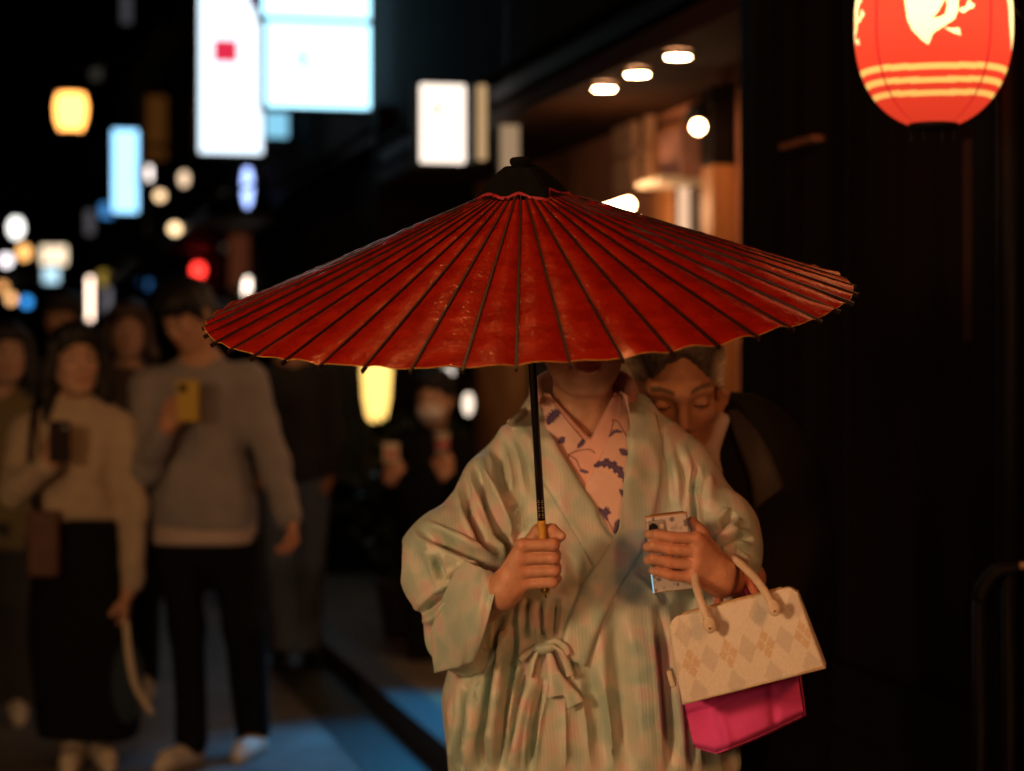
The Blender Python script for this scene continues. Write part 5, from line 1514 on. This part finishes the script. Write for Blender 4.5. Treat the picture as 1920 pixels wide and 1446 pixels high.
handle('handle', [at(1345, 1145, 3.53), at(1352, 1100, 3.55), at(1372, 1058, 3.565), at(1395, 1078, 3.55), at(1412, 1105, 3.53), at(1422, 1125, 3.50)], mat('red_lined_handle', (.60, .20, .12), .6, .1, 40), parent=bag)
for px, py, yy in ((1330, 1172, 3.417), (1451, 1140, 3.397)):
    V, Q = surf([ell(at(px, py, yy), (.0105, .004, .014), .002, 'u', mat3(Matrix.Rotation(math.radians(-15), 3, 'Y')))], .0015)
    link('handle_tab', np_mesh('handle_tab', V, Q), M['brocade_plain'], bag, True)
    V, Q = surf([ell(at(px + 1, py + 6, yy - .0045), (.0022, .0016, .0022), .001)], .0006)
    link('rivet', np_mesh('rivet', V, Q), M['brass'], bag, True)
def build_pink_bag():
    root = empty('shopping_bag', at(1395, 1300, 3.56), label='bright pink shopping bag hanging behind the cream handbag', cat='bag')
    y = 3.535
    F_ = [(1272, 1215), (1480, 1160), (1506, 1338), (1346, 1404), (1322, 1390)]
    # front outline at its own depth, 6 cm deep, slightly crumpled
    nx, nz = 60, 60
    tl, tr, br, bl = [np.array(p, float) for p in ((1262, 1215), (1480, 1150), (1507, 1342), (1302, 1428))]
    u, v = np.meshgrid(np.linspace(0, 1, nx), np.linspace(0, 1, nz))
    P = (tl * (1 - u[..., None]) + tr * u[..., None]) * (1 - v[..., None]) + (bl * (1 - u[..., None]) + br * u[..., None]) * v[..., None]
    cut = np.clip(1 - u / .20, 0, 1); P[..., 1] -= 26 * cut * v ** 3; P[..., 1] += 5 * np.sin(np.pi * u) * v
    fl = np.stack([P[..., 0] * .001, P[..., 1] * .001, u * 0], -1).reshape(-1, 3)
    wv = Waves(4, 40)(fl).reshape(u.shape)
    crease = -.010 * np.exp(-((u - .22 - .10 * v) / .05) ** 2) * v + .008 * np.exp(-((u - .80 + .06 * v) / .04) ** 2) + .006 * np.exp(-((v - .62 + .10 * u) / .03) ** 2)
    depth = y - .020 * np.sin(np.pi * u) * (.5 + .5 * v) - .006 * wv * np.sin(np.pi * u) + crease + .020 * np.clip((v - .93) / .07, 0, 1) ** 2
    f = np.stack([(P[..., 0] - 960) * depth / F, depth, EYE - (P[..., 1] - HOR) * depth / F], -1).reshape(-1, 3)
    bk = f.copy(); bk[:, 1] += .055 - .030 * v.ravel() * 0; bk[:, 2] -= .010 * v.ravel(); bk[:, 0] += .012
    n = nx * nz; g = np.arange(n).reshape(nz, nx)
    q = np.stack([g[:-1, :-1], g[1:, :-1], g[1:, 1:], g[:-1, 1:]], -1).reshape(-1, 4)
    rim = [np.stack([a[1:], a[:-1], a[:-1] + n, a[1:] + n], 1)[:, ::-1] for a in (g[::-1, -1], g[-1, :], g[:, 0])]
    V = np.concatenate([f, bk]); Q = np.concatenate([q, q[:, ::-1] + n] + rim)
    link('paper_shell', np_mesh('paper_shell', V, Q), M['pink'], root, True)
    for dy in (0, .05):
        handle('handle', [at(1345, 1180, 3.53 + dy), at(1350, 1120, 3.555 + dy * .5), at(1372, 1066, 3.57), at(1400, 1110, 3.555 + dy * .5), at(1415, 1165, 3.53 + dy)], M['pink'], .0035, root)
build_pink_bag()
# ------------------------------------------------------------------ the other people
def passer(label, d, head, pose, top, bottom, hair, hstyle, skin=SKIN_M, group='passers-by in the street', s=1.0, yaw=0.0, pitch=0.0, roll=0.0,
           shoes=None, mask=None, hres=.0055, coarse=.011, shirt=None, cap=None, extra=None, thick=1.0):
    """head: px of the eyes; pose: dict of px joints (image left 'l', image right 'r'); all at distance d"""
    A = lambda p, dy=0.0: np.array(tuple(at(p[0], p[1], d + dy)))
    eye = A(head, -.02)
    root = empty('person', (eye[0], d + .03, 0), 0, label, 'person', group)
    Mh = look_matrix(Vector(eye), yaw, pitch, roll)
    shl, shr = A(pose['sl'], .02), A(pose['sr'], .02)
    nb = (shl + shr) / 2 + np.array((0, .03, .055)); hip = A(pose['hip'], .03); hw = pose.get('hw', .16)
    hp = head_prims(Mh, s, pose.get('old', False), neck_to=nb - (0, 0, .04))
    V, Q = surf(hp, hres)
    parts = [(V, Q, head_colors(V, Mh, skin, s, lips=skin * np.array((.85, .5, .5))))]
    body = [rcone(nb, hip, .09, .11, .05), rcone(shl, shr, .05, .05, .04)]
    V, Q = surf(body, .02); parts.append((V, Q, skin))
    tops = [rcone(shl * .92 + nb * .08 - (0, 0, .015), shr * .92 + nb * .08 - (0, 0, .015), .062 * thick, .062 * thick, .05),
            ell((nb + hip) / 2 + (0, -.005, .10), (np.linalg.norm(shr - shl) * .46, .125 * thick, .20), .08),
            ell(hip + (0, 0, .14), (hw * 1.0, .13 * thick, .20), .08),
            rcone(nb - (0, 0, .03), nb + (0, 0, .02), .070, .060, .05),
            rcone(nb - (0, 0, .02), shl * .8 + nb * .2, .055, .045, .05), rcone(nb - (0, 0, .02), shr * .8 + nb * .2, .055, .045, .05)]
    hem = A(pose['hem'])[2]
    tops.append(loft([(hem, hip[0], hip[1], hw * 1.02, .135 * thick), (hip[2] + .12, hip[0], hip[1], hw, .13 * thick)], .04))
    for q, sh in (('l', shl), ('r', shr)):
        e = A(pose['e' + q], pose.get('dy' + q, (0, 0, 0))[0]); w = A(pose['w' + q], pose.get('dy' + q, (0, 0, 0))[1]); k = A(pose['k' + q], pose.get('dy' + q, (0, 0, 0))[2])
        tops += limb([sh - (0, 0, .01), e, w + (e - w) * .10], [.062 * thick, .050 * thick, .042 * thick], .035)
        n = pose.get('n' + q, (0, -1, 0))
        hand = plain_hand(w, k, n, 1.0, pose.get('c' + q, .5), pose.get('t' + q, 1)) + [rcone(e * .5 + w * .5, w, .034, .026, .02)]
        V, Q = surf(hand, .0042); parts.append((V, Q, skin * np.array((1, .88, .82))))
    V, Q, C = join(parts)
    link('body', np_mesh('body', V, Q, col=C), M['skin_far'], root, True)
    V, Q = surf(tops, coarse); V = relax(V, Q, 2)
    n = normals(V, Q); V = V + n * (Waves(int(d * 100), 30, stretch=(1, 1, .5))(V) * .005 + Waves(int(d * 90), 70, stretch=(.6, 1, 1))(V) * .002)[:, None]
    link('top', np_mesh('top', V, Q), top, root, True)
    if shirt is not None:
        c = nb + np.array((0, -.055, .0))
        V, Q = surf([rcone(nb + (-.05, -.03, .03), nb + (0, -.085, -.06), .022, .014, .01), rcone(nb + (.05, -.03, .03), nb + (0, -.085, -.06), .022, .014, .01), rcone(nb + (0, -.075, -.05), nb + (0, -.10, -.17), .022, .006, .01)], .006)
        link('shirt_collar', np_mesh('shirt_collar', V, Q), shirt, root, True)
    fl, fr = A(pose['fl']), A(pose['fr'])
    if pose.get('wide'):
        B = [loft([(.10, (fl[0] + fr[0]) / 2, hip[1], abs(fr[0] - fl[0]) / 2 + .13, .15), (.45, (hip[0] + (fl[0] + fr[0]) / 2) / 2, hip[1], hw * 1.25, .15), (hem + .06, hip[0], hip[1], hw * .98, .12)], .03)]
    else:
        B = [ell(hip - (0, 0, .02), (hw, .125, .15), .06)]
        for sgn, f in ((-1, fl), (1, fr)):
            th = hip + np.array((sgn * hw * .5, 0, -.06)); kn = np.array(((th[0] * .4 + f[0] * .6), hip[1] - .03, .48)); an = np.array((f[0], hip[1] + pose.get('step', 0) * sgn, .09))
            B += limb([th, kn, an], [.098, .074, .064], .04)
    V, Q = surf(B, coarse * 1.1); V = relax(V, Q, 2)
    n = normals(V, Q); V = V + n * (Waves(int(d * 77), 22, stretch=(1, 1, .25))(V) * .007)[:, None]
    link('trousers', np_mesh('trousers', V, Q), bottom, root, True)
    for sgn, f in ((-1, fl), (1, fr)):
        V, Q = surf(shoe((f[0], hip[1] - .01 + pose.get('step', 0) * sgn), yaw * .5 + sgn * .12), .009)
        link('shoe', np_mesh('shoe', V, Q), shoes or M['shoe_white'], root, True)
    V, Q = hair_mesh(Mh, s * 1.02, hstyle, .006, int(d * 31))
    if hair.name.startswith('grey'):
        link('hair', np_mesh('hair', V, Q, col=np.tile((.3, .29, .26), (len(V), 1))), hair, root, True)
    else:
        link('hair', np_mesh('hair', V, Q), hair, root, True)
    if mask is not None:
        R = mat3(Mh.to_3x3()); o = np.array(tuple(Mh.translation))
        P = lambda x, y, z: o + R @ np.array((x, y, z)) * s
        V, Q = surf([ell(P(0, -.062, -.055), np.array((.062, .054, .050)) * s, .01, 'u', R), ell(P(0, -.030, -.055), np.array((.058, .062, .060)) * s, .003, 's', R)], .005)
        link('face_mask', np_mesh('face_mask', V, Q), mask, root, True)
    if cap is not None:
        R = mat3(Mh.to_3x3()); o = np.array(tuple(Mh.translation))
        P = lambda x, y, z: o + R @ np.array((x, y, z)) * s
        V, Q = surf([ell(P(0, .015, .075), (.102, .125, .078), .01, 'u', R), ell(P(0, .02, .03), (.12, .13, .040), .004, 's', R), ell(P(0, -.10, .075), (.062, .065, .008), .01, 'u', R)], .006)
        link('cap', np_mesh('cap', V, Q), cap, root, True)
    return root, A, Mh, nb, hip

black_cloth = mat('black_cloth', (.004, .004, .0045), .9, .2, 14, spec=.2); charcoal = cloth('charcoal_cloth', (.022, .021, .021))
grey_knit = cloth('grey_knit', (.27, .25, .25)); cream_knit = cloth('cream_knit', (.48, .38, .27)); jeans = cloth('blue_jeans', (.12, .17, .26))
olive = cloth('olive_jacket', (.16, .12, .05)); brown_c = cloth('brown_coat', (.05, .03, .022)); white_shirt = cloth('white_shirt', (.66, .60, .58))
tan_c = cloth('tan_coat', (.16, .10, .06))

# man in the grey jumper
r3, A3, Mh3, nb3, hip3 = passer('man in a grey jumper and black trousers holding a yellow phone', 7.7, (352, 590),
    dict(sl=(284, 724), sr=(464, 712), hip=(385, 1000), hw=.185, hem=(385, 990), el=(268, 880), wl=(312, 800), kl=(338, 765), dyl=(-.10, -.26, -.29), nl=(.2, 1, .2), cl=.9, tl=-1,
         er=(512, 870), wr=(545, 975), kr=(550, 1022), dyr=(.0, -.04, -.06), nr=(-.6, -.3, 0), cr=.7, fl=(362, 1400), fr=(470, 1415), step=.10),
    grey_knit, black_cloth, M['hair'], 'mop', s=1.0, pitch=math.radians(32), yaw=math.radians(-38), shirt=white_shirt, thick=1.12)
V, Q = surf([loft([(hip3[2] - .035, hip3[0], hip3[1], .19, .148), (hip3[2] + .03, hip3[0], hip3[1], .185, .146)], .01)], .009)
link('shirt_hem', np_mesh('shirt_hem', V, Q), cloth('pale_shirt', (.50, .40, .36)), r3, True)
c3 = at(352, 752, 7.36)
ph = empty('smartphone', c3, .2, 'yellow phone held up in front of the grey jumper', 'phone')
box('case', -.038, .038, -.006, .006, -.072, .072, mat('yellow_phone_case', (.50, .33, .02), .5), ph, .004)
box('camera_island', -.030, -.004, -.009, -.0062, .030, .058, M['black'], ph, .003)
box('screen', -.033, .033, .0064, .008, -.066, .066, M['glass'], ph)
# woman in the cream jumper
r4, A4, Mh4, nb4, hip4 = passer('woman in a cream jumper and wide black trousers at the left', 7.6, (142, 676),
    dict(sl=(48, 812), sr=(222, 808), hip=(150, 985), hw=.155, hem=(150, 972), el=(22, 925), wl=(92, 868), kl=(112, 832), dyl=(-.12, -.26, -.28), nl=(.2, 1, 0), cl=.9, tl=-1,
         er=(252, 955), wr=(240, 1110), kr=(233, 1160), dyr=(.0, -.03, -.04), nr=(-1, 0, 0), cr=.5, fl=(140, 1400), fr=(186, 1400), wide=1, step=.03),
    cream_knit, black_cloth, M['hair'], 'long', skin=SKIN_F * .92, s=1.06, pitch=math.radians(-2), yaw=math.radians(24), shoes=M['shoe_white'], thick=1.05)
ph = empty('smartphone', at(112, 828, 7.26), .1, 'dark phone held up by the woman in the cream jumper', 'phone')
box('case', -.036, .036, -.005, .005, -.070, .070, mat('dark_phone_case', (.02, .010, .011), .7, spec=.2), ph, .004)
box('lens', .010, .024, -.008, -.0052, .040, .054, M['grey_metal'], ph, .002)
box('screen', -.032, .032, .0052, .0068, -.064, .064, M['glass'], ph)
sb = empty('shoulder_bag', at(82, 1020, 7.42), 0, 'brown shoulder bag on a dark strap beside the cream jumper', 'bag')
box('bag_body', -.055, .055, -.03, .04, -.115, .115, mat('brown_leather', (.09, .032, .016), .6, .2, 20), sb, .015)
V, Q = tube(spline([at(70, 965, 7.44), at(58, 860, 7.40), at(63, 780, 7.50), at(75, 760, 7.60), at(95, 965, 7.60)], 8), .011, 8)
link('strap', np_mesh('strap', V, Q), M['black'], sb, True)
tb = empty('carrier_bag', at(240, 1270, 7.5), 0, 'dark blue carrier bag with a pale loop hanging from a hand, left', 'bag')
V, Q = surf([ell((0, 0, -.02), (.055, .05, .14), .02)], .008); link('bag_body', np_mesh('bag_body', V, Q), cloth('navy_bag', (.012, .03, .05)), tb)
V, Q = tube(spline([at(236, 1165, 7.5), at(242, 1230, 7.44), at(256, 1290, 7.43), at(285, 1338, 7.46)], 8), .012, 8)
link('loop', np_mesh('loop', V, Q), M['cream'], tb, True)

std = lambda cx, sy, w=62, hip=None, hem=None, foot=None, sc=1.0: dict(sl=(cx - w, sy), sr=(cx + w, sy), hip=(cx, hip), hw=.15, hem=(cx, hem), el=(cx - w - 12, sy + (hip - sy) * .55), wl=(cx - w - 6, hip - 8), kl=(cx - w - 4, hip + 18),
          er=(cx + w + 12, sy + (hip - sy) * .55), wr=(cx + w + 6, hip - 8), kr=(cx + w + 4, hip + 18), nl=(1, 0, 0), nr=(-1, 0, 0), cl=.5, cr=.5, fl=(cx - 28, foot), fr=(cx + 28, foot))
passer('brown-haired person between the cream jumper and the grey jumper', 9.2, (240, 618), std(240, 728, 78, 930, 960, 1290), brown_c, black_cloth, M['brown_hair'], 'long', skin=SKIN_F * .7, s=1.0, pitch=.05, yaw=.2, hres=.007)
passer('dark-haired person seen over the head of the woman in cream', 9.8, (120, 598), std(118, 705, 76, 900, 930, 1260), charcoal, black_cloth, M['hair'], 'mop', skin=SKIN_M * .7, yaw=-.3, hres=.007)
passer('person in an olive jacket at the far left edge', 8.6, (14, 662), std(2, 775, 84, 985, 1030, 1330), olive, charcoal, M['hair'], 'long', skin=SKIN_F * .8, yaw=.3, hres=.007)
passer('person in blue jeans half hidden behind the grey jumper', 10.2, (520, 610), std(552, 715, 60, 900, 900, 1235), charcoal, jeans, M['hair'], 'short', yaw=.5, hres=.007, shoes=M['shoe_black'])
P9 = dict(sl=(752, 850), sr=(868, 845), hip=(810, 1010), hw=.17, hem=(810, 1060), el=(735, 930), wl=(730, 900), kl=(738, 880), dyl=(-.08, -.28, -.30), nl=(.3, 1, 0), cl=.7, tl=-1,
          er=(880, 930), wr=(838, 895), kr=(829, 868), dyr=(-.06, -.26, -.29), nr=(-.3, 1, 0), cr=.7, fl=(785, 1245), fr=(838, 1245))
passer('person in dark clothes with a white face mask between the yellow lantern and the robe', 9.6, (816, 745), P9, black_cloth, black_cloth, M['hair'], 'short', mask=white_shirt, skin=SKIN_F, yaw=-.35, pitch=.15, hres=.006)
pk = empty('paper_packet', at(733, 850, 9.28), .3, 'pale packet held by the masked person', 'packet')
box('sleeve', -.035, .035, -.008, .008, -.04, .045, M['cream'], pk, .004)
box('label', -.025, .025, -.011, -.0085, -.02, .01, mat('pink_label', (.6, .16, .12), .6), pk)
pk = empty('paper_cup', at(829, 832, 9.28), 0, 'small white cup held by the masked person', 'cup')
V, Q = lathe([(.0001, -.05), (.026, -.05), (.034, .045), (.036, .05), (.033, .05), (.026, -.045), (.0001, -.045)], 20)
link('cup_wall', np_mesh('cup_wall', V, Q), M['cream'], pk)
V, Q = lathe([(.0285, -.02), (.0312, .012)], 20); link('band', np_mesh('band', V * np.array((1.03, 1.03, 1)), Q), mat('pink_band', (.6, .12, .12), .6), pk)

# older man behind the robe, head bowed
def old_man():
    d = 4.07
    A = lambda px, py, dy=0.0: np.array(tuple(at(px, py, d + dy)))
    root = empty('person', (A(1330, 700)[0], d + .1, 0), 0, 'older man with white temples and a black jacket, head bowed behind the robe', 'person')
    s = 1.15
    Mh = look_matrix(Vector(A(1262, 724)), yaw=math.radians(5), pitch=math.radians(21), roll=math.radians(-4))
    nb = A(1315, 812, .15)
    V, Q = surf(head_prims(Mh, s, True, neck_to=nb), .0028); V = relax(V, Q, 1, .4)
    c = head_colors(V, Mh, SKIN_OLD, s, lips=SKIN_OLD * np.array((.8, .55, .5)), brow=(.14, .09, .065), closed=True)
    parts = [(V, Q, c)]
    hip = A(1380, 1150, .16)
    V, Q = surf([rcone(nb, hip, .10, .12, .05)], .02); parts.append((V, Q, SKIN_OLD))
    shl, shr = A(1215, 912, .12), A(1450, 888, .12)
    wr = A(1470, 1180, -.02); kn = A(1473, 1245, -.05)
    wl = A(1255, 1150, .0); kl = A(1252, 1215, -.03)
    for w, k, t in ((wl, kl, 1), (wr, kn, -1)):
        V, Q = surf(plain_hand(w, k, (1 if t > 0 else -1, 0, 0), 1.0, .6, t), .0045); parts.append((V, Q, SKIN_OLD * .8))
    V, Q, C = join(parts)
    link('body', np_mesh('body', V, Q, col=C), M['skin'], root, True)
    # hair: dark crown, white over the ears
    V, Q = hair_mesh(Mh, s * 1.0, 'receding', .0045, 8)
    I = Mh.inverted(); p = (V @ mat3(I.to_3x3()).T + np.array(tuple(I.translation))) / s
    wt = np.clip((np.abs(p[:, 0]) - .050) / .020, 0, 1) * np.clip((.075 - p[:, 2]) / .03, 0, 1)
    col = np.array((.11, .10, .09)) * (1 - wt[:, None]) + np.array((.85, .78, .64)) * wt[:, None]
    link('hair', np_mesh('hair', V, Q, col=col), M['grey_hair'], root, True)
    V, Q = surf([rcone(A(1290, 862, .06), A(1345, 800, .10), .030, .026, .02), ell(A(1335, 985, .13), (.13, .115, .20), .05), rcone(A(1270, 868, .06), A(1298, 850, .04), .022, .026, .02)], .006)
    V2, Q2 = surf([rcone(A(1354, 788, .03), A(1330, 852, -.035), .015, .017, .01), rcone(A(1330, 852, -.035), A(1348, 885, -.03), .016, .008, .01)], .005)
    link('shirt_collar', np_mesh('shirt_collar', V2, Q2), white_shirt, root, True)
    n = normals(V, Q); V = V + n * (Waves(91, 50)(V) * .002)[:, None]
    link('shirt', np_mesh('shirt', V, Q), white_shirt, root, True)
    T = [rcone(shl, shr, .075, .075, .06), rcone(nb - (0, -.02, .06), nb + (0, .05, -.02), .09, .075, .05), ell((nb + hip) / 2, (.22, .155, .26), .08), ell(hip, (.20, .15, .24), .08)]
    er = A(1495, 1030, .10); el = A(1215, 1030, .10)
    T += limb([shr, er, wr], [.075, .062, .050], .04) + limb([shl, el, wl], [.075, .062, .050], .04)
    T += [prism_px([(1275, 800), (1362, 770), (1378, 930), (1368, 1060), (1330, 1060)], 3.7, 4.06, .01)]
    V, Q = surf(T, .007); V = relax(V, Q, 2)
    n = normals(V, Q); V = V + n * (Waves(93, 24, stretch=(1, 1, .5))(V) * .006)[:, None]
    jk = link('jacket', np_mesh('jacket', V, Q), mat('black_jacket', (.0045, .004, .004), .75, .2, 12, spec=.2), root, True)
    bv = BVHTree.FromPolygons([tuple(v) for v in V], [tuple(int(i) for i in f) for f in Q])
    V, Q = drape(bv, [(1362, 768), (1378, 830), (1402, 900), (1410, 960)], [(1385, 768), (1425, 815), (1450, 860), (1472, 915)], .006, 30, 10, .006)
    link('lapel', np_mesh('lapel', V, Q), mat('grey_lapel', (.035, .03, .028), .6, .2, 20), jk, True)
    B = []
    for sgn in (-1, 1):
        th = hip + np.array((sgn * .09, 0, -.12)); B += limb([th, np.array((th[0] + sgn * .01, th[1] - .02, .48)), np.array((th[0] + sgn * .02, th[1], .09))], [.10, .078, .068], .04)
        V, Q = surf(shoe((th[0] + sgn * .02, th[1]), sgn * .1), .009); link('shoe', np_mesh('shoe', V, Q), M['shoe_black'], root, True)
    V, Q = surf(B, .012); link('trousers', np_mesh('trousers', V, Q), black_cloth, root, True)
old_man()
# a leafy pot plant on the pavement
def pot_plant():
    b = st(wall_t(770, 1.95), 1.95, .10)
    root = empty('pot_plant', b, 0, 'dark green pot plant on the pavement behind the robe sleeve', 'plant')
    V, Q = lathe([(.0001, 0), (.13, 0), (.17, .26), (.18, .28), (.16, .28), (.12, .04), (.0001, .04)], 24)
    link('pot', np_mesh('pot', V, Q), mat('clay_pot', (.08, .05, .035), .7, .3, 10), root)
    rs = np.random.default_rng(5)
    Vs, Fs = [], []
    for i in range(420):
        a = rs.uniform(0, 6.28); z = rs.uniform(.3, 1.05); r = .30 * rs.random() ** .5 * math.sin(min(1, (z - .2) / .5) * 1.5)
        c = np.array((r * math.cos(a), r * math.sin(a), z)); dv = rs.normal(size=3) + (math.cos(a), math.sin(a), .3); dv /= np.linalg.norm(dv)
        sd = np.cross(dv, rs.normal(size=3)); sd /= np.linalg.norm(sd); l = rs.uniform(.05, .10)
        n = len(Vs); Vs += [c, c + dv * l * .5 + sd * l * .22, c + dv * l, c + dv * l * .5 - sd * l * .22]; Fs.append((n, n + 1, n + 2, n + 3))
    o = link('foliage', np_mesh('foliage', np.array(Vs), np.array(Fs), smooth=False), mat('dark_leaf', (.03, .06, .02), .5, .3, 10), root); o['kind'] = 'stuff'
    for k in range(5):
        a = k * 1.26; V, Q = tube([(0, 0, .05), (.06 * math.cos(a), .06 * math.sin(a), .4), (.16 * math.cos(a), .16 * math.sin(a), .9)], [.012, .009, .004], 6)
        link('stem', np_mesh('stem', V, Q), M['dark_wood'], root)
pot_plant()
